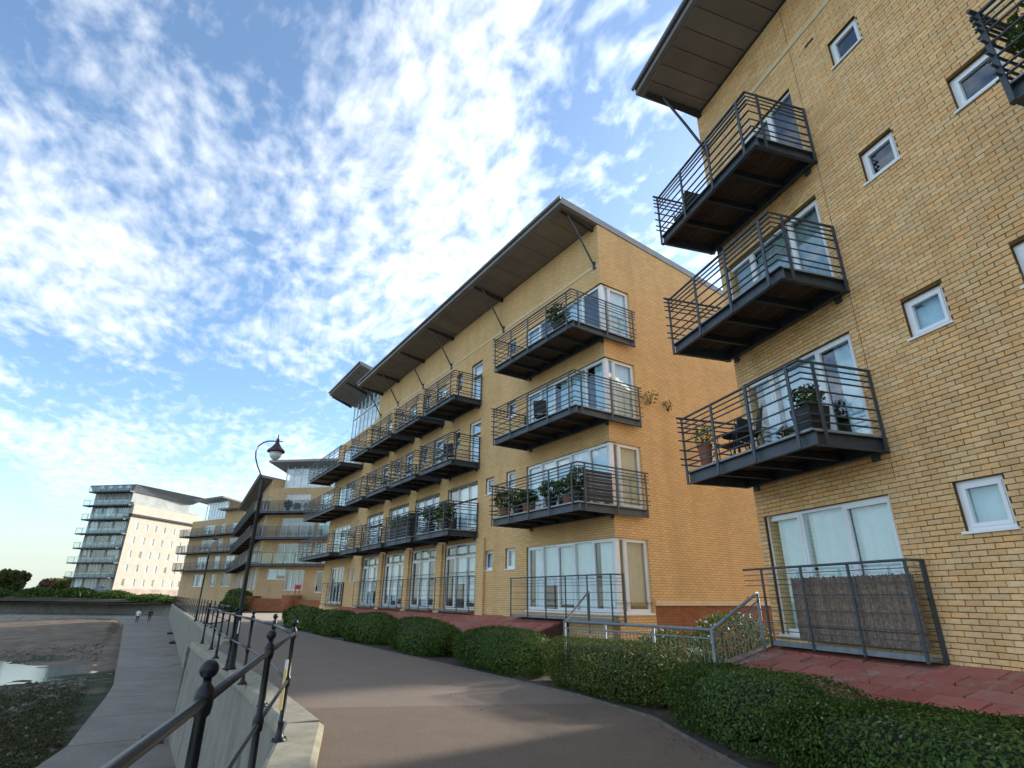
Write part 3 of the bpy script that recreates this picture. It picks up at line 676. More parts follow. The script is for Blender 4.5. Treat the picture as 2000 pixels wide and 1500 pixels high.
# roof
def roof(b, u0, u1, v0, v1, zw, pitch, th, panel=None, ribs=(), fascia=.10, name='roof'):
    z = lambda v: zw + pitch * v
    mb = MB(lambda u, v, zz: b.F(u, -v, zz))
    mb.hexa([(u0, v0, z(v0)), (u1, v0, z(v0)), (u1, v1, z(v1)), (u0, v1, z(v1)), (u0, v0, z(v0) + th), (u1, v0, z(v0) + th), (u1, v1, z(v1) + th), (u0, v1, z(v1) + th)])
    r = mb.build(name, FASCIA, b.e)
    e = MB(lambda u, v, zz: b.F(u, -v, zz)); e.tube([(u0 - .02, v1 + .055, z(v1) + th - .06), (u1 + .02, v1 + .055, z(v1) + th - .06)], .055, 8); e.build('gutter', FASCIA, r, smooth=True)
    if panel:
        k = max(1, round((u1 - u0) / panel)); w = (u1 - u0 - .1) / k
        for i in range(k):
            a = u0 + .05 + i * w
            MB(lambda u, v, zz: b.F(u, -v, zz)).hexa([(a + .012, .02, z(.02) - .03), (a + w - .012, .02, z(.02) - .03), (a + w - .012, v1 - .14, z(v1 - .14) - .03), (a + .012, v1 - .14, z(v1 - .14) - .03),
                (a + .012, .02, z(.02) - .003), (a + w - .012, .02, z(.02) - .003), (a + w - .012, v1 - .14, z(v1 - .14) - .003), (a + .012, v1 - .14, z(v1 - .14) - .003)]).build('soffit_panel', SOFFIT, r)
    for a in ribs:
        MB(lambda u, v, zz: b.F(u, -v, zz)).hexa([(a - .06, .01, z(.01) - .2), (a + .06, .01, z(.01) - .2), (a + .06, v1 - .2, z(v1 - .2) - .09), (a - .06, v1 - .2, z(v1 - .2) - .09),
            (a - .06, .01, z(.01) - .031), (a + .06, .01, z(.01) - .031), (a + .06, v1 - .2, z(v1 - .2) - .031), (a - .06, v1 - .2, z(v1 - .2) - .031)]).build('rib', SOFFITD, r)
    return r
def strut(b, u, z0, v1, z1):
    s = MB(lambda uu, v, zz: b.F(uu, -v, zz)); s.tube([(u, .05, z0), (u, v1 * .5, (z0 + z1) / 2), (u, v1, z1)], .035, 8); s.box(u - .05, u + .05, .0, .06, z0 - .16, z0 + .12); s.build('strut', STEEL, b.e)
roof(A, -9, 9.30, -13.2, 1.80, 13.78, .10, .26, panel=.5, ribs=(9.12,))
strut(A, 9.05, 12.35, 1.15, 13.82)

# ================================================================== BUILDING B (middle)
DB = 11.35; oB = nB * DB
Bd = Bld('apartment_building', 'long yellow brick apartment block with corner windows and deep eaves beyond the barrier', (oB.x, oB.y), HB, u0=11.97)
UC = 11.97; BZ0, BZ1 = .95, 14.12
hB, hE = [], []
fl = [(1.22, 3.25), (4.12, 6.10), (6.95, 8.93), (9.80, 11.70)]
for z0, z1 in fl:
    hB.append((UC - 1, 16.45, z0, z1)); hE.append((-1, 1.32, z0, z1))
smallB = []
for i, (z0, z1) in enumerate(fl):
    for a0, a1 in ((17.18, 17.82), (18.74, 19.38)):
        if i > 1 and a0 > 18: continue
        smallB.append((a0, a1, z1 - (.68 if i == 0 else .62), z1 + .05))
bays = [(20.05, 22.80), (23.68, 26.45), (27.32, 30.10), (31.0, 33.75)]
doorsB = []
for a0, a1 in bays:
    doorsB.append((a0, a1, 1.14, 3.72, 'g')); doorsB.append((a0, a1, 4.12, 6.20, 'f'))
    for z0 in (6.95, 9.80):
        doorsB.append((a0 - .1, a0 + .88, z0, z0 + 1.95, 'd')); doorsB.append((a0 + 1.80, a0 + 2.42, z0 + 1.0, z0 + 1.95, 's'))
wing = [(34.9, 35.4, 2.45, 3.2, 's'), (35.8, 36.3, 2.45, 3.2, 's'), (37.3, 40.2, 1.20, 3.4, 'f'), (37.0, 41.0, 4.12, 6.10, 'f'), (37.0, 41.0, 6.95, 8.93, 'f'), (37.0, 41.0, 9.80, 11.7, 'f'), (35.0, 35.6, 5.3, 6.1, 's'), (35.0, 35.6, 8.1, 8.93, 's')]
allB = hB + smallB + [d[:4] for d in doorsB] + [w[:4] for w in wing]
wm = MB(Bd.F); wall_cells(wm, UC, 33.6, BZ0, BZ1, allB, .3); wall_cells(wm, 33.6, 42.0, BZ0, 12.35, allB, .3); wm.build('wall', BRICKWALL, Bd.e)
wm = MB(Bd.E(UC)); wall_cells(wm, 0.0, 14.0, 1.50, 12.6, hE, .3); wm.quad((0, 0, 12.6), (14, 0, 12.6), (14, 0, 12.75), (0, 0, 14.12)); wm.build('end_wall', BRICKWALL, Bd.e)
MB(Bd.E(UC)).box(1.42, 14, .015, .3, -.3, 1.42).build('plinth', REDBRICK, Bd.e)
MB(Bd.E(UC)).box(.0, 1.418, .0, .3, -.3, 1.17).build('wall', BRICKWALL, Bd.e)
MB(Bd.E(UC)).box(1.33, 1.418, .0, .3, 1.17, 1.50).build('wall', BRICKWALL, Bd.e)
MB(Bd.E(UC)).box(1.42, 14, -.04, .3, 1.42, 1.56).build('plinth_band', BAND, Bd.e)
sh = MB(Bd.F); sh.quad((UC, 14, 0), (42, 14, 0), (42, 14, 12.7), (UC, 14, 12.7)); sh.quad((42, 0, 0), (42, 14, 0), (42, 14, 12.3), (42, 0, 12.3)); sh.quad((33.6, 0, 12.3), (33.6, 14, 12.3), (33.6, 14, 12.7), (33.6, 0, 14.1)); sh.quad((42, 0, .3), (UC, 0, .3), (UC, 0, .95), (42, 0, .95)); sh.build('rear_wall', BRICKWALL, Bd.e)
inn = MB(Bd.F)
for z in (1.05, 3.95, 6.8, 9.65, 12.4): inn.quad((UC + .3, .3, z), (41.7, .3, z), (41.7, 5, z), (UC + .3, 5, z))
inn.quad((UC + .3, 4, 0), (41.7, 4, 0), (41.7, 4, 13), (UC + .3, 4, 13))
for a in (16.6, 19.6, 23.2, 26.9, 30.5, 34.3): inn.quad((a, .3, 0), (a, 4, 0), (a, 4, 13), (a, .3, 13))
inn.build('interior', DARKIN, Bd.e)
MB(Bd.F).box(UC + .12, 33.9, -.02, .01, 12.41, 12.51).build('string_course', BAND, Bd.e)
EB = Bd.E(UC)
for i, (z0, z1) in enumerate(fl):
    window(Bd, Bd.F, UC + .10, 16.45, z0, z1, lights=[.22, .42, .62, .80], blind=[0, 3, 3, 3][i], part_blind=None, sill=False)
    window(Bd, EB, .10, 1.32, z0, z1, lights=[.25], blind=[1, 1, 0, 0][i], sill=False)
    cpost = MB(Bd.F); cpost.box(UC + .06, UC + .20, .06, .20, z0, z1); cpost.build('corner_post', UPVC, Bd.e)
    MB(Bd.E(UC)).box(-.02, 1.36, -.03, .08, z0 - .05, z0 - .002).build('sill', UPVC, Bd.e); MB(Bd.F).box(UC + .09, 16.48, -.03, .08, z0 - .05, z0 - .002).build('sill', UPVC, Bd.e)
for s in smallB: window(Bd, Bd.F, *s, blind=0 if s[2] < 4 else None)
k = 0
for d in doorsB:
    k += 1
    if d[4] == 'g': window(Bd, Bd.F, *d[:4], lights=[.33, .67], transom=.80, blind=0, sill=False)
    elif d[4] == 'f': window(Bd, Bd.F, *d[:4], lights=[.33, .67], blind=[0, 3, 0, 3][k % 4], sill=False, lod=1)
    elif d[4] == 'd': window(Bd, Bd.F, *d[:4], blind=[3, None, 0][k % 3], sill=False)
    else: window(Bd, Bd.F, *d[:4], blind=None, lod=1)
for d in wing: window(Bd, Bd.F, *d[:4], lights=[.25, .5, .75] if d[4] == 'f' else None, blind=0, sill=False, lod=1)
for zb in (3.87, 6.70, 9.52): balcony(Bd, UC - .22, 16.38, 1.5, zb, posts=4, wrap=1.25, uc=UC, joists=4, boards=False)
for zb in (3.87, 6.70, 9.52):
    for a0, a1 in bays: balcony(Bd, a0 - .15, a0 + 2.80, 1.45, zb, posts=2, joists=2, boards=False, lod=1)
    balcony(Bd, 35.6, 43.4, 1.6, zb + .05, posts=6, joists=3, boards=False, lod=1)
guard(Bd, UC - .25, 16.75, .45, 1.00, 2.22, posts=6)
for a0, a1 in bays: guard(Bd, a0 - .15, a0 + 2.95, .30, 1.05, 2.38, posts=4)
guard(Bd, 36.9, 40.8, .30, 1.05, 2.40, posts=4)
# brick piers between the ground floor bays
for a in (19.55, 23.24, 26.88, 30.55, 34.0): MB(Bd.F).box(a - .30, a + .30, -.10, -.002, .6, 3.80).build('pier', BRICKWALL, Bd.e)
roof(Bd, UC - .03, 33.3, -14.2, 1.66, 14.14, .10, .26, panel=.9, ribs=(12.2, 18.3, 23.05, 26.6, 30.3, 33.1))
for u in (12.20, 18.15, 23.08, 26.5, 30.1, 33.0): strut(Bd, u, 12.52, 1.15, 14.16)
# glazed top storey at the far end
pg = MB(Bd.F)
for i in range(8): pg.box(34.0 + i * .85, 34.06 + i * .85, .22, .30, 12.4, 15.3)
pg.box(34, 40.0, .2, .32, 14.0, 14.08); pf = pg.build('glazed_storey', UPVC, Bd.e)
for i in range(7): MB(Bd.F).quad((34.06 + i * .85, .26, 12.4), (34.85 + i * .85, .26, 12.4), (34.85 + i * .85, .26, 15.3), (34.06 + i * .85, .26, 15.3)).build('pane', GLASS, pf)
MB(Bd.F).quad((39.98, .26, 12.4), (39.98, 4, 12.4), (39.98, 4, 15.0), (39.98, .26, 15.2)).build('pane', GLASS, pf)
MB(Bd.F).box(34.3, 39.8, .6, .7, 12.2, 15.1).build('blind', BLINDS[3], pf)
MB(Bd.F).box(33.4, 42.0, .02, 6, 12.1, 12.38).build('roof_deck', FASCIA, Bd.e)
roof(Bd, 33.0, 40.1, -9, 1.75, 15.2, .30, .24, panel=1.2, ribs=(36.5, 40.0))
gb = MB(Bd.F); gb.box(40.2, 42.0, .05, .065, 12.45, 13.4); gb.build('glass_balustrade', GLASSB, Bd.e)

# ================================================================== CRESCENT (C) and TOWER (D)
def far_block(name, label, p0, p1, depth, ztop, floors, wins, roofs=(), z0=0.0, zoff=0.0, M=None, bl=(0, 3, 0, 2, None)):
    a = Vector(p0); c = Vector(p1); t = (c - a); L = t.length; h = math.degrees(math.atan2(t.x, t.y))
    b = Bld(name, label, p0, h, z=zoff); M = M or PALEBRICK
    holes = [w[:4] for w in wins]
    wm = MB(b.F); wall_cells(wm, 0, L, z0, ztop, holes, .3); wm.build('wall', M, b.e)
    s = MB(b.F); s.quad((0, 0, z0), (0, depth, z0), (0, depth, ztop), (0, 0, ztop)); s.quad((L, 0, z0), (L, depth, z0), (L, depth, ztop), (L, 0, ztop)); s.quad((0, depth, z0), (L, depth, z0), (L, depth, ztop), (0, depth, ztop)); s.quad((0, 0, ztop), (L, 0, ztop), (L, depth, ztop), (0, depth, ztop))
    s.build('side_wall', M, b.e)
    i_ = MB(b.F); i_.quad((.3, 1.5, z0), (L - .3, 1.5, z0), (L - .3, 1.5, ztop), (.3, 1.5, ztop)); i_.build('interior', DARKIN, b.e)
    for w in wins: window(b, b.F, *w[:4], lights=w[4] if len(w) > 4 else [.5], blind=random.choice(bl), lod=1, sill=False)
    return b, L
random.seed(11)
RAILC = [.08 * k + .06 for k in range(13)]
# C1: faces the camera
pts = [(-17.6, 62.6), (-28.0, 64.2), (-44.0, 93.0), (-57.5, 101.5)]
L1 = (Vector(pts[1]) - Vector(pts[0])).length
w1 = []
for z0, z1 in ((4.3, 6.3), (7.1, 9.1)): w1 += [(1.0 + .0, 4.2, z0, z1, [.25, .5, .75]), (4.6, 8.6, z0, z1, [.2, .4, .6, .8])]
w1 += [(1.0, 4.2, 9.95, 11.8, [.33, .66]), (5.5, 8.6, 9.95, 11.8, [.33, .66]), (7.2, 9.4, 2.5, 3.6, [.5]), (5.0, 7.2, 1.4, 3.5, [.33, .66]), (1.2, 3.6, 1.2, 3.4, [.33, .66])]
C1, L1 = far_block('apartment_building', 'curved-front block facing us with glazed top storey and entrance steps', pts[0], pts[1], 12, 12.55, 4, w1, z0=-1.0, zoff=.75)
for zb in (3.87, 6.70, 9.50): balcony(C1, .2, L1 + .4, 1.5 if zb > 9 else 1.25, zb, posts=8, joists=4, boards=False, lod=1, glass=(zb < 4), rails=RAILC)
gs = MB(C1.F)
for i in range(10): gs.box(.9 + i * .92, .97 + i * .92, .55, .65, 12.6, 15.3)
gs.box(.9, 9.3, .54, .66, 14.3, 14.38); gs.box(.9, 9.3, .54, .66, 12.55, 12.68); gf = gs.build('glazed_storey', UPVC, C1.e)
for i in range(9): MB(C1.F).quad((.97 + i * .92, .6, 12.6), (1.82 + i * .92, .6, 12.6), (1.82 + i * .92, .6, 15.3), (.97 + i * .92, .6, 15.3)).build('pane', GLASS, gf)
MB(C1.F).box(1.2, 9.0, .9, 1.0, 12.6, 15.2).build('blind', BLINDS[2], gf)
MB(C1.F).quad((9.2, .6, 12.6), (9.2, 8, 12.6), (9.2, 8, 14.9), (9.2, .6, 15.2)).build('pane', GLASS, gf)
r_ = MB(lambda u, v, z: C1.F(u, -v, z)); r_.hexa([(-1.5, -9, 14.6), (11.3, -9, 14.6), (10.6, 1.3, 15.35), (-1.5, 1.3, 15.35), (-1.5, -9, 14.85), (11.3, -9, 14.85), (10.6, 1.3, 15.6), (-1.5, 1.3, 15.6)]); r_.build('roof', FASCIA, C1.e)
# entrance: steps, red brick walls, door canopy, red sign
st = thing('entrance_steps', 'red brick steps and low walls at the curved block entrance', 'steps', (*C1.e.location[:2], .1), C1.e.rotation_euler[2])
for i in range(6): MB(C1.F).box(5.2, 9.6 - .0, -3.2 + i * .35, -2.85 + i * .35 + (1.0 if i == 5 else 0), .0, .2 * (i + 1)).build('step', REDBRICK, st)
MB(C1.F).box(4.9, 5.15, -3.6, -.02, 0, 1.55).build('side_wall', REDBRICK, st); MB(C1.F).box(9.65, 9.9, -3.6, -.02, 0, 1.45).build('side_wall', REDBRICK, st)
MB(C1.F).box(1.0, 4.85, -1.6, -1.35, 0, 1.1).build('side_wall', REDBRICK, st)
sg = thing('wall_sign', 'small red rectangular sign on the entrance wall', 'sign', (*C1.e.location[:2], .75), C1.e.rotation_euler[2])
MB(C1.F).box(4.25, 4.95, -1.70, -1.63, 1.45, 1.95).build('board', mat('sign_red', (0.45, 0.02, 0.02), .5), sg)
MB(C1.F).box(4.38, 4.82, -1.712, -1.702, 1.62, 1.78).build('mark', mat('sign_dark', (0.16, 0.01, 0.01), .5), sg)
MB(C1.F).box(4.35, 4.41, -1.69, -1.64, 0.9, 1.45).build('leg', STEEL, sg)
MB(C1.F).box(4.79, 4.85, -1.69, -1.64, 0.9, 1.45).build('leg', STEEL, sg)
# C2: receding wing, C3: far wing
w2 = []
L2 = (Vector(pts[2]) - Vector(pts[1])).length
for z0, z1 in ((1.2, 3.3), (4.2, 6.2), (7.0, 9.0), (9.9, 11.6)): w2 += [(1.2 + 4.6 * k_, 4.0 + 4.6 * k_, z0, z1, [.33, .66]) for k_ in range(7)]
C2, L2 = far_block('apartment_building', 'brick wing with sloping dark eaves left of the curved block', pts[1], pts[2], 12, 13.35, 4, w2, z0=-1.2, zoff=1.0)
roof(C2, .3, L2 - 1.5, -10, 1.5, 13.4, .13, .25, panel=2.0)
for zb in (3.87, 6.70, 9.50): balcony(C2, .4, L2 - .2, 1.5, zb, posts=16, joists=6, boards=False, lod=1, rails=RAILC)
w3 = []
L3 = (Vector(pts[3]) - Vector(pts[2])).length
for z0, z1 in ((1.4, 3.3), (4.2, 6.2), (7.0, 9.0), (9.9, 11.5)): w3 += [(1.2, 3.8, z0, z1, [.5]), (5.4, 7.0, z0, z1, [.5]), (8.6, 12.2, z0, z1, [.25, .5, .75])]
C3, L3 = far_block('apartment_building', 'far brick wing with flat pale roof and blue glazed top corner', pts[2], pts[3], 12, 12.4, 4, w3, z0=-1.7, zoff=1.5)
for zb in (3.87, 6.70, 9.50): balcony(C3, .3, L3 + .6, 1.5, zb, posts=9, joists=3, boards=False, lod=1, rails=RAILC)
roof(C3, 0.2, 6.4, -9, 1.3, 13.6, .06, .22); MB(C3.F).box(.8, 6.0, .02, 8, 12.4, 13.58).build('upper_wall', PALEBRICK, C3.e)
g3 = MB(C3.F)
for i in range(8): g3.box(6.4 + i * .85, 6.48 + i * .85, .1, .2, 12.4, 15.6)
g3f = g3.build('glazed_storey', UPVC, C3.e)
for i in range(7): MB(C3.F).quad((6.48 + i * .85, .15, 12.4), (7.25 + i * .85, .15, 12.4), (7.25 + i * .85, .15, 15.6), (6.48 + i * .85, .15, 15.6)).build('pane', GLASS, g3f)
MB(C3.F).box(6.6, 12.2, .5, .6, 12.4, 15.5).build('blind', BLINDS[3], g3f)
roof(C3, 5.6, 14.2, -8, 1.4, 15.6, .12, .24)
# D: tower
dp0, dp1 = (-83.0, 122.0), (-93.2, 123.9)
wd = []
for k in range(6):
    z = 2.6 + k * 3.0; wd += [(.6, 3.6, z, z + 2.3, [.2, .4, .6, .8]), (4.1, 7.4, z, z + 2.3, [.25, .5, .75]), (7.8, 9.8, z, z + 2.3, [.5])]
TEAL = mat('teal_cladding', (0.26, 0.29, 0.29), .6, vary=.3, vscale=.5)
D, LD = far_block('tower_block', 'tall cream and glass apartment tower in the distance by the shore', dp0, dp1, 20, 20.6, 8, wd, z0=1.0, M=TEAL, bl=(None, 2, 3, None, 3))
for k in range(7):
    zb = 4.9 + k * 3.0
    balcony(D, -.3 if k % 2 else .2, LD + (.9 if k % 2 else .4), 1.6, zb - .3, posts=7, joists=2, boards=False, lod=1, glass=True)
# cream side, facing the sun
ED = D.E(0.0); hd = []
for k in range(5):
    z = 3.2 + k * 2.9
    for a in (1.6, 4.4, 7.0, 9.6, 12.5, 15.4, 17.8): hd.append((a, a + .7, z, z + 1.5))
cm = MB(lambda a, d, z: ED(a, d - .32, z)); wall_cells(cm, -.2, 20.2, 3.2 - .6, 17.6, hd, .3); cm.build('cream_wall', CREAM, D.e)
for h in hd: window(D, lambda a, d, z: ED(a, d - .32, z), *h, blind=random.choice([2, None, 0]), lod=1, sill=False)
MB(lambda a, d, z: ED(a, d - .30, z)).box(-.2, 20.2, 0, .25, 0.5, 2.6).build('plinth', mat('pink_stone', (0.42, 0.33, 0.28), .9, vary=.3, vscale=.6), D.e)
MB(lambda a, d, z: ED(a, d - .9, z)).box(-.6, 20.4, 0, .9, 17.6, 18.0).build('cornice', SOFFITD, D.e)
MB(lambda a, d, z: ED(a, d - .7, z)).box(-.4, 20.3, 0, .7, 18.0, 20.0).build('parapet', CREAM, D.e)
tp = MB(D.F); tp.box(1.2, LD + .5, .4, 18, 20.6, 22.8); tp.build('top_storey', TEAL, D.e)
for k in range(5): window(D, lambda a, d, z: D.F(a, d + .39, z), 1.9 + k * 1.75, 3.1 + k * 1.75, 21.0, 22.5, blind=None, lod=1, sill=False, rec=0.0)
rd = MB(D.F); rd.hexa([(1.0, -.2, 22.8), (LD + .8, -.2, 22.8), (LD + .4, 18.5, 22.8), (1.0, 18.5, 22.8), (-.5, -.9, 24.3), (LD + 1.2, -.9, 24.3), (LD + .6, 19, 24.3), (-2.6, 19, 24.3)]); rd.build('roof', mat('roof_slate', (0.20, 0.22, 0.26), .6, vary=.2, vscale=1), D.e)
for k in range(4): MB(D.F).box(1.0 + k * 2.3, 1.9 + k * 2.3, -.92, -.5, 23.5, 24.1).build('roof_window', mat('pale_pane', (0.45, 0.48, 0.55), .3), D.e)

# ================================================================== FAR BANK
FB = thing('far_sea_wall', 'far concrete sea wall with stepped apron across the bay', 'sea wall', (-75, 118, -2))
fbp = [(-61, 113), (-78, 119), (-100, 120), (-130, 116), (-170, 112)]
for (x0, y0), (x1, y1) in zip(fbp, fbp[1:]):
    L = math.hypot(x1 - x0, y1 - y0); k = max(1, int(L / 6)); t = Vector(((x1 - x0) / L, (y1 - y0) / L)); n_ = Vector((t.y, -t.x))
    if n_.y < 0: n_ = -n_
    for i in range(k):
        a = Vector((x0, y0)) + t * (L * i / k + .04); c = Vector((x0, y0)) + t * (L * (i + 1) / k - .04)
        P = lambda p, o, z: ((p - 0 * n_ + n_ * o).x + 75, (p + n_ * o).y - 118, z + 2)
        MB().hexa([P(a, -1.2, -2.4), P(c, -1.2, -2.4), P(c, 2.0, -2.4), P(a, 2.0, -2.4), P(a, 0, .8), P(c, 0, .8), P(c, 2.0, .8), P(a, 2.0, .8)]).build('wall_panel', CONC, FB)
        MB().hexa([P(a, -8, -3.8), P(c, -8, -3.8), P(c, -1, -3.8), P(a, -1, -3.8), P(a, -5.5, -2.3), P(c, -5.5, -2.3), P(c, -1, -2.0), P(a, -1, -2.0)]).build('apron', CONC, FB)

# ================================================================== VEGETATION
def sup(n, e=2.6):
    d = np.random.normal(0, 1, (n, 3)); d /= np.linalg.norm(d, axis=1)[:, None]
    k = (np.abs(d) ** e).sum(1) ** (-1 / e); return d * k[:, None], d
def bush(name, label, cx, cy, heading, L, Wd, H, leaf, count, M, cat='bush', group=None, lump=.06, z0=0.0, e=2.6, twig=True, jit=.9):
    o = thing(name, label, cat, (cx, cy, z0), R(90 - heading), group)
    P, d = sup(count, e); S = np.array([L / 2, Wd / 2, H * .5])
    lo_ = P[:, 2] < 0; k_lo = np.clip(1 - np.abs(P[:, 2]) ** e, .02, 1) ** (1 / e); P[lo_, :2] /= np.maximum(k_lo[lo_], .30)[:, None] ** .6
    ph = np.random.uniform(0, 6.28, 6); q = P * S
    lm = 1 + lump * (np.sin(q[:, 0] * 3.1 + ph[0]) + np.sin(q[:, 1] * 4.3 + ph[1] + q[:, 0]) + np.sin(q[:, 2] * 5.1 + ph[2] + q[:, 0] * 2.2)) / 1.5
    kn = np.random.uniform(-1, 1, (90, 3)) * S * 1.05; kr = np.random.uniform(-.05, .06, 90); dd = ((q[:, None, :] - kn[None]) ** 2).sum(2) if count < 1 else None
    for i_k in range(90):
        w_ = np.exp(-((q - kn[i_k]) ** 2).sum(1) / (.05 + .05 * Wd)); lm = lm + w_ * kr[i_k]
    depth = 1 - np.abs(np.random.normal(0, .06, count)) + np.random.exponential(.026, count)
    q = P * S * (lm * depth)[:, None]; q[:, 2] += H * .5
    q = q[q[:, 2] > .02]; d = d[:len(q)] if len(q) == len(d) else None
    nrm = q - np.array([0, 0, H * .45]); nrm = nrm / S; nrm /= np.linalg.norm(nrm, axis=1)[:, None] + 1e-9; nrm[:, 2] += .35
    link('foliage', leaf_mesh('foliage', q, nrm, leaf, M, jit), o)
    # solid dark blob added inside to block the view through the leaves
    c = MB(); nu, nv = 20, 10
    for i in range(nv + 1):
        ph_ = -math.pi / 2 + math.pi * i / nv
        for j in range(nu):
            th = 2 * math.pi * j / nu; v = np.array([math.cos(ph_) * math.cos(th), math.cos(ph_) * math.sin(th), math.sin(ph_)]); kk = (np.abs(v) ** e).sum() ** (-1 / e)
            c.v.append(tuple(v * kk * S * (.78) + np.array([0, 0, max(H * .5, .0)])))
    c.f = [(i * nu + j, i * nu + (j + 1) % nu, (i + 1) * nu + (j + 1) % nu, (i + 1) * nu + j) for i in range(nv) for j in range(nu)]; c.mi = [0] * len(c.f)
    c.build('dark_core', CORE, o, smooth=True)
    return o
GH = 'shrubs of the promenade hedge'
hd_ = []
p = PA(3.6, 4.98); bush('hedge_shrub', 'nearest dark hedge shrub below the near block, cut by the frame', p[0], p[1], HA, 3.6, 1.75, .72, .022, 38000, LEAFA, group=GH, lump=.05, e=3.4)
p = PA(6.55, 5.22); bush('hedge_shrub', 'dark low hedge shrub between the nearest shrub and the big sunlit one', p[0], p[1], HA, 2.5, 1.5, .76, .022, 20000, LEAFA, group=GH, lump=.07, e=3.2)
p = PB(8.3, 7.86); bush('hedge_shrub', 'largest hedge shrub with sunlit yellow-green top in front of the barrier', p[0], p[1], -28, 4.0, 1.7, .88, .022, 36000, LEAFB, group=GH, e=3.0)
p = PB(12.4, 7.85); bush('hedge_shrub', 'clipped hedge shrub just left of the big sunlit one', p[0], p[1], HB, 3.85, 1.5, .90, .026, 22000, LEAFC, group=GH, e=2.3)
p = PB(17.2, 7.95); bush('hedge_shrub', 'rounded clipped hedge shrub, fourth from the left end of the row', p[0], p[1], HB, 4.1, 1.5, .96, .033, 16000, LEAFC, group=GH, e=2.3)
p = PB(22.0, 7.95); bush('hedge_shrub', 'rounded clipped hedge shrub, third from the left end of the row', p[0], p[1], HB, 3.75, 1.5, 1.02, .045, 9500, LEAFC, group=GH, e=2.3)
p = PB(26.6, 7.95); bush('hedge_shrub', 'rounded clipped hedge shrub, second from the left end of the row', p[0], p[1], HB, 3.8, 1.5, 1.02, .05, 8000, LEAFC, group=GH, e=2.3)
p = PB(32.2, 8.0); bush('hedge_shrub', 'clipped hedge shrub at the far left end of the row', p[0], p[1], HB, 5.6, 1.5, 1.05, .07, 6000, LEAFC, group=GH)
bush('hedge_shrub', 'dark clipped bush by the crescent wall behind the lamp', -30.5, 66.0, -40, 4.2, 2.4, 2.2, .12, 3500, LEAFC, group='bushes at the crescent')
bush('hedge_shrub', 'low dark bush right of the other crescent bush', -28.2, 60.5, -60, 3.2, 2.0, 1.5, .10, 3000, LEAFC, group='bushes at the crescent')
# scrub on top of the far wall: one mass
scr = []
for (x, y, r, h) in [(-64, 116, 5, .9), (-72, 119, 5, 1.3), (-81, 121, 5, 1.9), (-89, 121, 5, 2.4), (-97, 121, 5, 2.3), (-105, 120, 5, 2.2), (-113, 119, 5, 2.6), (-120, 118, 5, 2.4)]:
    n = 2600; a = np.random.normal(0, 1, (n, 3)); a /= np.linalg.norm(a, axis=1)[:, None]; rr = np.random.uniform(.55, 1.05, n)[:, None] ** .5
    q = a * rr * np.array([r, 3.0, h * 1.05]); q[:, 2] = np.abs(q[:, 2]); scr.append(q + np.array([x, y - .6, .3]))
scr = np.concatenate(scr); link('scrub', leaf_mesh('scrub', scr, None, .30, LEAFC), None, kind='stuff', label='overgrown green scrub along the top of the far sea wall')
MB().add([(x * 1.0, y, z) for x, y, z in [(-60, 115, .2), (-125, 117, .2), (-125, 120, 1.6), (-60, 119, .5)]], [(0, 1, 2, 3)]).build('bank', SOIL, kind='structure')
def tree(name, label, x, y, z, H, Rr, n, leaf, M):
    o = thing(name, label, 'tree', (x, y, z)); tr = MB()
    tr.tube([(0, 0, -.5), (.1, 0, H * .3), (0, .1, H * .62)], [H * .045, H * .035, H * .018], 8)
    for k in range(6):
        a = k * 1.05; tr.tube([(0, 0, H * (.25 + .05 * k)), (math.cos(a) * Rr * .5, math.sin(a) * Rr * .5, H * (.5 + .05 * k))], [H * .018, H * .008], 5)
    tr.build('trunk', BARK, o)
    pts = []
    for k in range(22):
        a = random.uniform(0, 6.28); r = Rr * math.sqrt(random.random()) * .75; zz = H * random.uniform(.38, .88); c = np.array([math.cos(a) * r, math.sin(a) * r * .8, zz]) * (1, 1, 1)
        d = np.random.normal(0, 1, (n // 22, 3)); d /= np.linalg.norm(d, axis=1)[:, None]; pts.append(c + d * np.random.uniform(.5, 1, (n // 22, 1)) * Rr * random.uniform(.22, .38))
    link('crown', leaf_mesh('crown', np.concatenate(pts), None, leaf, M), o)
tree('tree', 'bushy green tree at the left edge beyond the bay', -105.5, 124, .5, 5.4, 3.6, 9000, .32, LEAFT)
tree('tree', 'small olive tree on the far bank left of the scrub', -112, 122, .3, 4.6, 3.4, 5000, .3, LEAFT)
tree('tree', 'low reddish tree far behind the scrub near the tower', -128, 165, .5, 5.0, 5.0, 4000, .4, leaf_mat('russet_leaf', (0.10, 0.06, 0.035), (0.15, 0.09, 0.05), (0.07, 0.06, 0.03)))
tree('tree', 'low dark tree beside the tower base on the horizon', -113, 150, .5, 4.2, 4.0, 4000, .35, LEAFT)
# distant land strip
MB().hexa([(-420, 320, -1), (-150, 330, -1), (-150, 360, -1), (-420, 350, -1), (-420, 320, 3.0), (-150, 330, 2.4), (-150, 360, 2.4), (-420, 350, 3.4)]).build('hill', mat('far_land', (0.10, 0.12, 0.11), .95, vary=.3, vscale=.05), kind='structure')

lt = []
for _ in range(520):
    i = random.randrange(len(edge) - 3); k = random.random(); x = edge[i][0] + (edge[i + 1][0] - edge[i][0]) * k; y = edge[i][1] + (edge[i + 1][1] - edge[i][1]) * k
    d_ = random.gauss(0, .22) if random.random() < .7 else random.uniform(-2.5, 0.2); lt.append((x + d_, y, .016 + random.uniform(0, .01)))
link('leaf_litter', leaf_mesh('leaf_litter', np.array(lt), np.tile([0, 0, 1.0], (len(lt), 1)), .022, leaf_mat('dead_leaf', (0.12, 0.07, 0.03), (0.20, 0.13, 0.05), (0.08, 0.05, 0.025)), .35), kind='stuff', label='dry fallen leaves scattered along the path edge by the hedge')
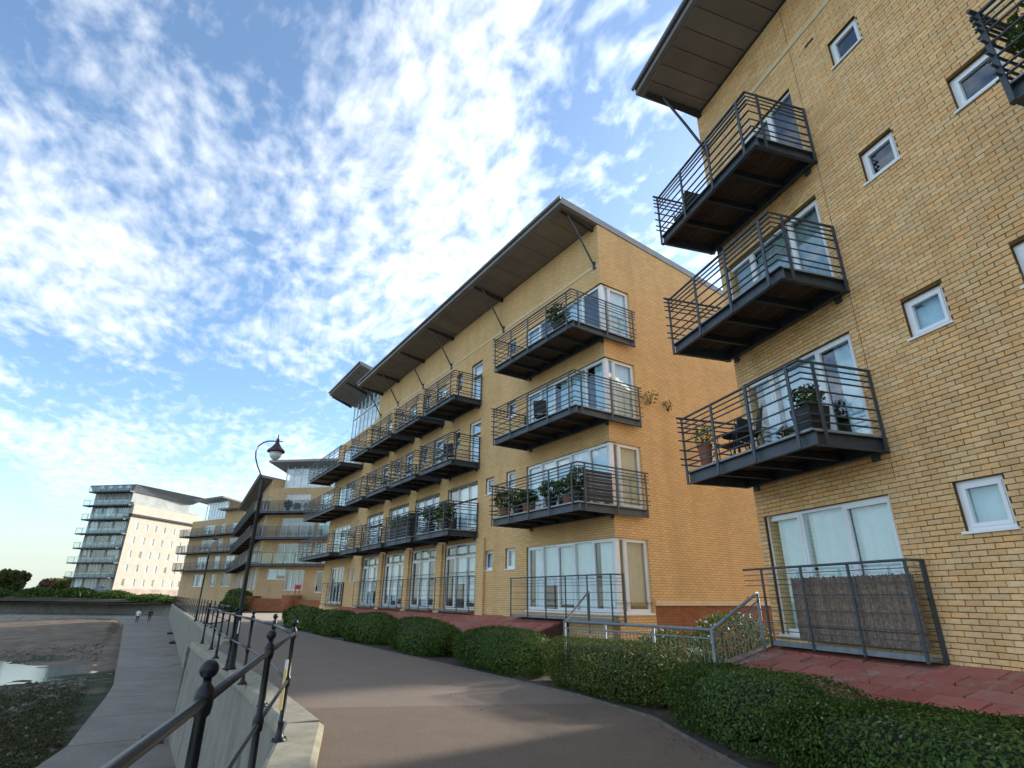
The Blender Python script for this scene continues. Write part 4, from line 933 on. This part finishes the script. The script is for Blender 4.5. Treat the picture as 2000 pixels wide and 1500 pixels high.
# ================================================================== TILED SLOPES
def slope(name, P, u0, u1, vtop, vbot, ztop, sl, su, sv, far_from=None, z_add=.0):
    o = link(name, None, kind='structure'); zf = lambda v: ztop - sl * v
    W_ = lambda u, v, dz: (*P(u, v)[:2], zf(v) + dz)
    MB().hexa([W_(u0, vtop, -.35), W_(u1, vtop, -.35), W_(u1, vbot, -.35), W_(u0, vbot, -.35), W_(u0, vtop, -.03), W_(u1, vtop, -.03), W_(u1, vbot, -.03), W_(u0, vbot, -.03)]).build('bed', TILEBED, o)
    rows = int((vbot - vtop) / sv); cnt = 0
    for r in range(rows):
        v0 = vtop + r * sv + .008; v1 = v0 + sv - .016; a = u0 - (r % 2) * su * .5; lim = far_from if far_from else u1
        while a < lim - .05:
            b0, b1 = max(a, u0) + .012, min(a + su, lim) - .012; a += su
            if b1 - b0 < .06: continue
            t1, t2, t3, t4 = (random.uniform(-.012, .016) for _ in range(4))
            MB().hexa([W_(b0, v0, -.03), W_(b1, v0, -.03), W_(b1, v1, -.03), W_(b0, v1, -.03), W_(b0, v0, t1), W_(b1, v0, t2), W_(b1, v1, t3 + .012), W_(b0, v1, t4 + .012)]).build('tile', TILE, o); cnt += 1
    if far_from:
        MB().hexa([W_(far_from, vtop, -.03), W_(u1, vtop, -.03), W_(u1, vbot, -.03), W_(far_from, vbot, -.03), W_(far_from, vtop, 0), W_(u1, vtop, 0), W_(u1, vbot, 0), W_(far_from, vbot, 0)]).build('tiling', TILEFAR, o)
    return o
slope('embankment', lambda u, v: PA(u, 7.9 - v), 1.6, 9.20, -.02, 2.5, .83, .285, .62, .31)
slope('embankment', lambda u, v: PB(u, 11.35 - v), 14.2, 37.0, -.02, 3.1, 1.0, .27, .62, .31, far_from=27.0)
# brick edge of the near slope
be = MB(); 
for i in range(16):
    v = i * .155; z = .83 - .285 * v + .02; pA_ = lambda u, vv, dz: (*PA(u, 7.9 - vv)[:2], z + dz)
    be.hexa([pA_(9.2, v + .008, -.3), pA_(9.42, v + .008, -.3), pA_(9.42, v + .147, -.34), pA_(9.2, v + .147, -.34), pA_(9.2, v + .008, .02), pA_(9.42, v + .008, .02), pA_(9.42, v + .147, -.02), pA_(9.2, v + .147, -.02)])
be.build('edging', mat('edging_brick', (0.20, 0.13, 0.085), .9, island=.2), kind='structure')

# ================================================================== BARRIER between the blocks
bar = thing('barrier', 'galvanised steel barrier with close balusters behind the sunlit hedge shrub', 'barrier', (3.2, 9.5, 0))
def seg(pa, pb, zb_a, zt_a, zb_b, zt_b, nb, first=True, last=True):
    a = Vector(pa) - Vector((3.2, 9.5)); b = Vector(pb) - Vector((3.2, 9.5))
    L = lambda t, za, zb: (a.x + (b.x - a.x) * t, a.y + (b.y - a.y) * t, za + (zb - za) * t)
    MB().tube([L(0, zt_a, zt_b), L(1, zt_a, zt_b)], .028, 8).build('top_rail', GALV, bar, smooth=True)
    MB().tube([L(0, zt_a - .13, zt_b - .13), L(1, zt_a - .13, zt_b - .13)], .014, 6).build('mid_rail', GALV, bar)
    MB().tube([L(0, zb_a + .08, zb_b + .08), L(1, zb_a + .08, zb_b + .08)], .02, 6).build('bottom_rail', GALV, bar)
    for t, on in ((0, first), (1, last)):
        if on: x, y, z = L(t, zt_a, zt_b); MB().tube([(x, y, (zb_a if t == 0 else zb_b) - .3), (x, y, z + .01)], .027, 8).build('post', GALV, bar, smooth=True)
    for i in range(1, nb):
        x, y, z = L(i / nb, zt_a - .13, zt_b - .13); z2 = L(i / nb, zb_a + .08, zb_b + .08)[2]; MB().tube([(x, y, z2), (x, y, z)], .007, 4, False).build('baluster', GALV, bar)
q1, q2, q3 = (1.16, 12.62), (3.2, 9.5), (4.62, 10.95)
mids = [(q1[0] + (q2[0] - q1[0]) * k / 3, q1[1] + (q2[1] - q1[1]) * k / 3) for k in range(4)]
for k in range(3): seg(mids[k], mids[k + 1], .05, 1.15, .05, 1.15, 13, last=(k == 2))
seg(q2, q3, .05, 1.15, .62, 1.72, 15, first=False)
hr = thing('handrail', 'thin sloping steel handrail in front of the corner window guard', 'handrail', (1.2, 13.2, 0))
MB().tube([(0, 0, 1.1), (.75, 1.35, 1.75), (.75, 1.35, .8)], .018, 6).build('rail', STEEL, hr); MB().tube([(0, 0, .2), (0, 0, 1.1)], .018, 6).build('post', STEEL, hr)
# flowers inside the barrier
def plant(name, label, x, y, z, r, h, n, leaf, M, group=None, flowers=None, cat='plant', nflow=40):
    o = thing(name, label, cat, (x, y, z), 0, group)
    P = np.random.normal(0, 1, (n, 3)); P /= np.linalg.norm(P, axis=1)[:, None]; P *= np.random.uniform(.35, 1, (n, 1)) ** .5 * np.array([r, r, h * .5]); P[:, 2] += h * .55
    link('foliage', leaf_mesh('foliage', P, None, leaf, M), o)
    s = MB()
    for k in range(5): a = k * 1.26; s.tube([(0, 0, 0), (math.cos(a) * r * .3, math.sin(a) * r * .3, h * .5), (math.cos(a) * r * .6, math.sin(a) * r * .6, h * .85)], .008, 4)
    s.build('stems', BARK, o)
    if flowers:
        Q = np.random.normal(0, 1, (nflow, 3)); Q /= np.linalg.norm(Q, axis=1)[:, None]; Q[:, 2] = np.abs(Q[:, 2]); Q *= np.array([r, r, h * .5]) * 1.02; Q[:, 2] += h * .55
        link('flowers', leaf_mesh('flowers', Q, None, leaf * 1.0, flowers), o)
    return o
LEAFP = leaf_mat('planter_leaf', (0.03, 0.07, 0.015), (0.09, 0.14, 0.03), (0.15, 0.16, 0.05), c3amt=.1)
WHITEF = mat('white_petal', (0.75, 0.75, 0.70), .7); REDF = mat('red_petal', (0.35, 0.03, 0.04), .6); YELF = mat('yellow_petal', (0.6, 0.42, 0.05), .6)
plant('flowering_plant', 'white-flowered bushy plant inside the barrier near the near block', 4.35, 11.75, .35, .75, 1.0, 2600, .035, LEAFP, flowers=WHITEF, nflow=60)
plant('flowering_plant', 'leafy plant with pale flowers behind the flat part of the barrier', 3.0, 11.1, .1, .8, .95, 2600, .035, LEAFP, flowers=WHITEF, nflow=30)
plant('wall_plant', 'yellow-green weed sprouting from the end wall beside the corner balcony', *PB(11.8, 11.35 + 1.75, 7.55), .30, .5, 70, .05, leaf_mat('wall_weed', (0.16, 0.15, 0.03), (0.24, 0.20, 0.04), (0.3, 0.24, 0.06)))
plant('wall_plant', 'small weed sprouting from the end wall further from the balcony', *PB(11.8, 11.35 + 2.6, 7.45), .2, .45, 40, .045, MATS['wall_weed'])

# ================================================================== RAILING, LAMPS
RL = thing('railing', 'black ball-topped iron railing along the sea wall', 'railing', (-2.52, 7.01, .12))
def rel(p): return (p[0] + 2.52, p[1] - 7.01)
posts = [(-.02 - .0, -1.8), (-.65, .4), (-1.27, 2.6), (-1.90, 4.8), (-2.52, 7.01), (-3.55, 9.02), (-4.77, 11.06), (-6.06, 13.15), (-7.37, 15.3)]
posts += [PB(u, 2.34)[:2] for u in (19.6, 22.1)] + [PB(u, 3.35 + (u - 24) * .036)[:2] for u in np.arange(24.6, 112, 2.5)]
prof = [(.085, 0), (.085, .012), (.055, .03), (.040, .07), (.033, .12), (.030, .16), (.036, .17), (.036, .19), (.028, .20), (.026, .50), (.026, .52), (.036, .53), (.039, .56), (.039, .60), (.036, .63), (.025, .64), (.023, 1.01), (.034, 1.02), (.038, 1.045), (.038, 1.09), (.034, 1.115), (.018, 1.135), (.017, 1.155)]
prof += [(.038 * math.sin(a), 1.188 - .038 * math.cos(a)) for a in [math.pi * k / 8 for k in range(1, 8)]] + [(.004, 1.226)]
pm_n = MB().lathe(prof, 16).mesh('post', RAILPAINT, True); pm_f = MB().lathe(prof[::2] + [prof[-1]], 8).mesh('post', RAILPAINT, True)
bolt = MB().lathe([(.012, 0), (.012, .022), (.004, .026)], 6).mesh('bolt', RAILPAINT)
for i, p_ in enumerate(posts):
    x, y = rel(p_); po = link('post', pm_n if i < 9 else pm_f, RL, loc=(x, y, 0))
    if i < 9:
        for a in range(4): link('bolt', bolt, po, loc=(.068 * math.cos(a * 1.57 + .78), .068 * math.sin(a * 1.57 + .78), .010))
for (a, b) in zip(posts, posts[1:]):
    for z, r in ((1.068, .0215), (.58, .017)):
        MB().tube([(*rel(a), z), (*rel(b), z)], r, 12 if a[1] < 16 else 6).build('rail', RAILBAR, RL, smooth=True)
MB().box(-.034, .0, -.0445, -.034, .30, .80).build('sticker', mat('yellow_tape', (0.62, 0.45, 0.16), .5), RL)
MB().box(-.030, .002, -.0455, -.0445, .70, .80).build('sticker', mat('white_tape', (0.6, 0.6, 0.58), .5), RL)

def lamp(label, x, y, z, heading, n=14):
    o = thing('street_lamp', label, 'street lamp', (x, y, z), R(heading), 'promenade lamps')
    MB().lathe([(.11, 0), (.11, .05), (.085, .09), (.07, .5), (.075, .55), (.06, .6), (.052, 1.0), (.055, 1.1), (.048, 1.2), (.042, 3.6), (.052, 3.62), (.055, 3.72), (.045, 3.86), (.058, 3.92), (.05, 4.0), (.026, 4.12)], n).build('column', RAILPAINT, o, smooth=True)
    arc = [(0, 0, 4.0), (-.03, 0, 4.14), (-.10, 0, 4.28), (-.19, 0, 4.45), (-.26, 0, 4.64), (-.28, 0, 4.80), (-.24, 0, 4.94), (-.14, 0, 5.03), (-.04, 0, 5.07), (.08, 0, 5.08), (.20, 0, 5.07)]
    MB().tube(arc, .016, 8).build('swan_neck', RAILPAINT, o, smooth=True)
    lh = MB().lathe([(.205, 4.80), (.212, 4.82), (.19, 4.86), (.13, 4.91), (.085, 4.97), (.05, 5.03), (.035, 5.09), (.045, 5.11), (.018, 5.15), (.008, 5.26)], n, (.18, 0, 0)).build('lantern_hood', mat('hood_paint', (0.035, 0.014, 0.016), .45, vary=.2, vscale=8), o, smooth=True)
    MB().lathe([(.02, 4.60), (.07, 4.62), (.125, 4.69), (.155, 4.80)], n, (.18, 0, 0)).build('lantern_bowl', mat('lamp_bowl', (0.60, 0.66, 0.62), .15, spec=.8), lh, smooth=True)
    MB().tube([(.05, 0, 5.08), (.31, 0, 5.08)], .012, 6).build('bracket', RAILPAINT, o)
lamp('black swan-neck street lamp rising from the railing in the foreground', -6.0, 13.2, .10, 12)
MB().box(.02, .045, -.052, -.046, .72, .98).build('notice', MATS['white_tape'], [o for o in bpy.data.objects if o.name == 'street_lamp'][0])
lamp('smaller distant street lamp in front of the crescent', *PB(41, 3.75)[:2], .10, 20, 8)

# ================================================================== THINGS ON BALCONIES
def W3(b, u, v, z): return b.e.matrix_basis @ Vector(b.F(u, -v, z))
def pot(name, label, b, u, v, z, r, h, ph, pr, n, leaf, M, potM, flowers=None, square=False):
    w = W3(b, u, v, z); o = thing(name, label, 'potted plant', w, b.e.rotation_euler[2], 'plants on the balconies')
    if square: MB().hexa([(-r * .8, -r * .8, 0), (r * .8, -r * .8, 0), (r * .8, r * .8, 0), (-r * .8, r * .8, 0), (-r, -r, h), (r, -r, h), (r, r, h), (-r, r, h)]).build('pot', potM, o)
    else: MB().lathe([(r * .7, 0), (r * .95, h * .9), (r * 1.08, h * .9), (r * 1.08, h), (r * .9, h), (r * .88, h * .93)], 12).build('pot', potM, o, smooth=False)
    P = np.random.normal(0, 1, (n, 3)); P /= np.linalg.norm(P, axis=1)[:, None]; P *= np.random.uniform(.2, 1, (n, 1)) ** .5 * np.array([pr, pr, ph * .5]); P[:, 2] += h + ph * .45
    fo = link('foliage', leaf_mesh('foliage', P, None, leaf, M), o)
    s = MB()
    for k in range(4): a = k * 1.6; s.tube([(0, 0, h * .8), (math.cos(a) * pr * .5, math.sin(a) * pr * .5, h + ph * .6)], .006, 4)
    s.build('stems', BARK, o)
    if flowers: link('flowers', leaf_mesh('flowers', P[:30] * 1.02, None, leaf, flowers), o)
BLACKP = mat('black_planter', (0.015, 0.016, 0.018), .5); GREYP = mat('grey_pot', (0.33, 0.35, 0.36), .6, vary=.2); TERRA = mat('terracotta', (0.30, 0.12, 0.07), .8, vary=.2)
zA1 = 3.735 + .245
pot('potted_plant', 'leafy plant in a black and grey planter at the near corner of the lowest balcony', A, 6.45, 1.12, zA1, .20, .42, .42, .26, 420, .04, LEAFP, BLACKP, square=True)
pot('potted_plant', 'dangling leafy plant by the white window behind the lowest balcony', A, 7.25, .25, zA1, .13, .55, .5, .2, 260, .035, LEAFP, GREYP)
pot('potted_plant', 'shrubby plant at the far end of the lowest near balcony', A, 9.1, 1.15, zA1, .15, .5, .45, .25, 300, .03, LEAFP, TERRA)
pot('potted_plant', 'pinkish plant beside the window on the lowest near balcony', A, 7.8, .35, zA1, .12, .3, .3, .18, 200, .035, LEAFP, GREYP, REDF)
zU = 6.60 + .245
for k, (u, v) in enumerate(((2.35, 1.15), (1.85, 1.2), (1.4, 1.2), (2.2, .4))):
    pot('potted_plant', ['tall leafy plant in the corner of the cut-off upper right balcony', 'spreading plant, second from the left on the cut-off upper balcony', 'plant third from the left on the cut-off upper balcony', 'plant against the wall of the cut-off upper balcony'][k], A, u, v, zU, .16, .35, .7, .3, 420, .05, LEAFP, TERRA if k % 2 else GREYP)
def chair(label, b, u, v, z, rz, M):
    o = thing('chair', label, 'chair', W3(b, u, v, z), b.e.rotation_euler[2] + rz, 'balcony chairs')
    MB().box(-.22, .22, -.22, .22, .42, .45).build('seat', M, o)
    MB().hexa([(-.22, .20, .47), (.22, .20, .47), (.22, .23, .47), (-.22, .23, .47), (-.22, .29, .90), (.22, .29, .90), (.22, .32, .90), (-.22, .32, .90)]).build('backrest', M, o)
    for x in (-.2, .2):
        MB().tube([(x, -.2, 0), (x, -.2, .42)], .013, 5).build('leg', M, o); MB().tube([(x, .26, 0), (x, .2, .45), (x, .3, .9)], .013, 5).build('leg', M, o)
        MB().tube([(x, -.2, .42), (x, -.2, .64), (x, .24, .66)], .012, 5).build('armrest', M, o)
BLK = mat('black_mesh', (0.02, 0.021, 0.023), .6)
chair('black chair at the left end of the lowest near balcony', A, 8.75, .75, zA1, 1.9, BLK)
chair('second black chair beside the small table on the lowest near balcony', A, 8.0, 1.05, zA1, 2.6, BLK)
tb = thing('small_table', 'small black round table on the lowest near balcony', 'table', W3(A, 8.35, .95, zA1)); MB().lathe([(.28, .50), (.28, .52)], 16).build('tabletop', BLK, tb)
for k in range(3): MB().tube([(.2 * math.cos(k * 2.1), .2 * math.sin(k * 2.1), 0), (.05 * math.cos(k * 2.1), .05 * math.sin(k * 2.1), .5)], .012, 5).build('leg', BLK, tb)
wb = thing('cushion_box', 'white storage box on the middle near balcony', 'box', W3(A, 7.6, .55, 6.56 + .245), A.e.rotation_euler[2]); MB().box(-.45, .45, -.22, .22, .02, .5).build('body', UPVC, wb); MB().box(-.47, .47, -.24, .24, .5, .55).build('lid', GREYP, wb)
chair('dark chair folded at the far end of the top near balcony', A, 9.05, .9, 9.40 + .245, 1.6, BLK)
# reed screen on the near guard
rs = thing('reed_screen', 'weathered brown reed screen tied behind the near ground floor guard', 'screen', W3(A, 7.28, .2, .98), A.e.rotation_euler[2])
REED = mat('reed', (0.25, 0.185, 0.135), .9, vary=.5, vscale=18, island=.3)
rm = MB()
for i in range(230):
    x = -1.14 + i * .01; zt = .97 + random.uniform(-.03, .03); rm.box(x, x + .0085, random.uniform(-.006, .0), random.uniform(.004, .008), 0.0, zt)
rm.build('reeds', REED, rs, kind='stuff')
for z in (.2, .45, .7): MB().box(-1.15, 1.17, .010, .014, z, z + .01).build('tie_wire', STEELD, rs)
# B balconies
zb1 = 3.87 + .245
for k, (u, v, pr, ph, fl_) in enumerate(((16.0, 1.2, .4, .7, REDF), (15.2, 1.2, .42, .6, WHITEF), (14.6, 1.2, .35, .5, None), (13.4, 1.2, .4, .6, None), (12.6, 1.15, .4, .55, None), (12.1, 1.2, .35, .8, YELF))):
    pot('potted_plant', ['red-flowered plant at the left end of the lowest corner balcony', 'white-flowered plant, second from the left on the lowest corner balcony', 'green plant, third from the left on the lowest corner balcony', 'green plant, fourth from the left on the lowest corner balcony', 'trough plant beside the corner of the lowest corner balcony', 'tall yellow-flowered plant at the bend of the lowest corner balcony'][k], Bd, u, v, zb1, .2, .3, ph, pr, 420, .06, LEAFP, BLACKP if k % 2 else TERRA, fl_)
sc_ = thing('balcony_screen', 'dark grey woven screen on the side of the lowest corner balcony', 'screen', W3(Bd, UC - .16, .7, zb1), Bd.e.rotation_euler[2])
for i in range(9): MB().box(-.006, .006, -.55, .55, .05 + i * .10, .05 + i * .10 + .088).build('slat', mat('screen_slat', (0.06, 0.058, 0.055), .8, per_obj=.2), sc_)
for k, (u, z, lb) in enumerate(((20.6, zb1, 'tall plant on the first floor balcony nearest the corner balcony'), (22.0, zb1, 'round plant, second along the first floor balcony row'), (24.2, zb1, 'bushy plant in the middle of the first floor balcony row'), (25.6, zb1, 'spiky yellow plant above the dark planter in the first floor row'), (12.9, 9.52 + .245, 'dark plant on the top corner balcony'))):
    pot('potted_plant', lb, Bd, u, 1.15, z, .22, .4, .8, .4, 420, .07, LEAFP if k != 3 else MATS['wall_weed'], BLACKP)
pl_ = thing('planter_box', 'long dark planter box hung inside the first floor balcony row', 'planter', W3(Bd, 24.9, 1.25, zb1), Bd.e.rotation_euler[2]); MB().box(-1.1, 1.1, -.12, .12, 0, .85).build('body', mat('planter_dark', (0.035, 0.035, 0.04), .7), pl_); MB().box(-1.1, 1.1, -.13, .13, .85, .90).build('rim', STEEL, pl_)
chair('dark chair on the middle corner balcony', Bd, 14.4, .8, 6.70 + .245, .8, BLK)
chair('dark chair on a second floor row balcony', Bd, 21.2, .8, 6.70 + .245, .8, BLK)
pot('potted_plant', 'round topiary bush on the third floor balcony of the curved block', C1, 7.6, .9, 9.75, .25, .4, .9, .55, 500, .09, LEAFC, BLACKP)

# ================================================================== PEOPLE on the walkway
def person(label, x, y, z, h, top, legc, hairc, rz, lean=.06):
    o = thing('person', label, 'person', (x, y, z), rz); s = h / 1.75
    me = bpy.data.meshes.new('body')
    J = {'pel': (0, 0, .95), 'ch': (0, lean, 1.25), 'nk': (0, lean * 1.6, 1.48), 'hd': (0, lean * 2, 1.62), 'ht': (0, lean * 2, 1.72),
         'sl': (-.19, lean * 1.4, 1.42), 'el': (-.27, lean * .4, 1.14), 'wl': (-.25, lean + .12, .92), 'sr': (.19, lean * 1.4, 1.42), 'er': (.27, lean * .4, 1.14), 'wr': (.25, lean + .12, .92),
         'hl': (-.10, 0, .88), 'kl': (-.11, .10, .50), 'al': (-.11, -.02, .08), 'tl': (-.11, .14, .04), 'hr': (.10, 0, .88), 'kr': (.11, -.02, .50), 'ar': (.11, -.20, .10), 'tr': (.11, -.06, .04)}
    rad = {'pel': .15, 'ch': .16, 'nk': .06, 'hd': .10, 'ht': .085, 'sl': .07, 'el': .05, 'wl': .035, 'sr': .07, 'er': .05, 'wr': .035, 'hl': .10, 'kl': .065, 'al': .045, 'tl': .04, 'hr': .10, 'kr': .065, 'ar': .045, 'tr': .04}
    E_ = [('pel', 'ch'), ('ch', 'nk'), ('nk', 'hd'), ('hd', 'ht'), ('ch', 'sl'), ('sl', 'el'), ('el', 'wl'), ('ch', 'sr'), ('sr', 'er'), ('er', 'wr'), ('pel', 'hl'), ('hl', 'kl'), ('kl', 'al'), ('al', 'tl'), ('pel', 'hr'), ('hr', 'kr'), ('kr', 'ar'), ('ar', 'tr')]
    K = list(J); me.from_pydata([tuple(c * s for c in J[k]) for k in K], [(K.index(a), K.index(b)) for a, b in E_], [])
    b = link('body', me, o); sk = b.modifiers.new('skin', 'SKIN'); b.modifiers.new('sub', 'SUBSURF').levels = 1
    for i, k in enumerate(K): me.skin_vertices[0].data[i].radius = (rad[k] * s, rad[k] * s)
    me.skin_vertices[0].data[0].use_root = True
    M = bpy.data.materials.new('clothes'); M.use_nodes = True; t = M.node_tree; p = t.nodes['Principled BSDF']; p.inputs['Roughness'].default_value = .85
    sp = N(t, 'ShaderNodeSeparateXYZ'); t.links.new(N(t, 'ShaderNodeTexCoord').outputs['Object'], sp.inputs[0]); z_ = sp.outputs[2]
    st = lambda v: Math(t, 'GREATER_THAN', z_, v * s)
    c = MixC(t, st(.88), legc, top); c = MixC(t, st(1.50), c, (.42, .27, .20)); c = MixC(t, st(1.66), c, hairc); c = MixC(t, Math(t, 'LESS_THAN', z_, .09 * s), c, (.02, .02, .02))
    t.links.new(c, p.inputs['Base Color']); me.materials.append(M)
    MB().lathe([(.105 * s, 1.60 * s), (.118 * s, 1.66 * s), (.11 * s, 1.73 * s), (.07 * s, 1.79 * s), (.01, 1.805 * s)], 10, (0, lean * 2 * s - .015, 0)).build('hair', mat('hair_%s' % label[:12], hairc, .7), o, smooth=True)
def on_walk(px, py, Y):
    z = ZW(Y); return z
yv = 81.0; person('person in a white top and dark trousers walking on the lower walkway', -50.6, yv, ZW(yv), 1.78, (.75, .76, .78), (.03, .03, .04), (.03, .02, .015), R(30), .10)
yv = 83.0; person('person in dark clothes walking just ahead on the lower walkway', -50.2, yv, ZW(yv), 1.72, (.02, .021, .03), (.05, .05, .06), (.015, .012, .01), R(30), .06)
# mooring rings / drain covers at the foot of the wall
for lb, u, n in (('dark drain cover at the foot of the wall near the camera', 22.6, 1.55), ('dark drain cover at the foot of the wall further along', 60, 4.1), ('smallest dark drain cover far along the wall', 72, 4.5)):
    x, y, _ = PB(u, n); d_ = thing('drain_cover', lb, 'drain cover', (x, y, ZW(y) + .004), R(90 - HB)); MB().hexa([(-.35, -.3, 0), (.35, -.3, 0), (.35, .3, 0), (-.35, .3, 0), (-.3, -.2, .12), (.3, -.2, .12), (.3, .3, .2), (-.3, .3, .2)]).build('lid', BLACKP, d_); MB().box(-.05, .05, -.1, .1, .15, .24).build('handle', STEELD, d_)
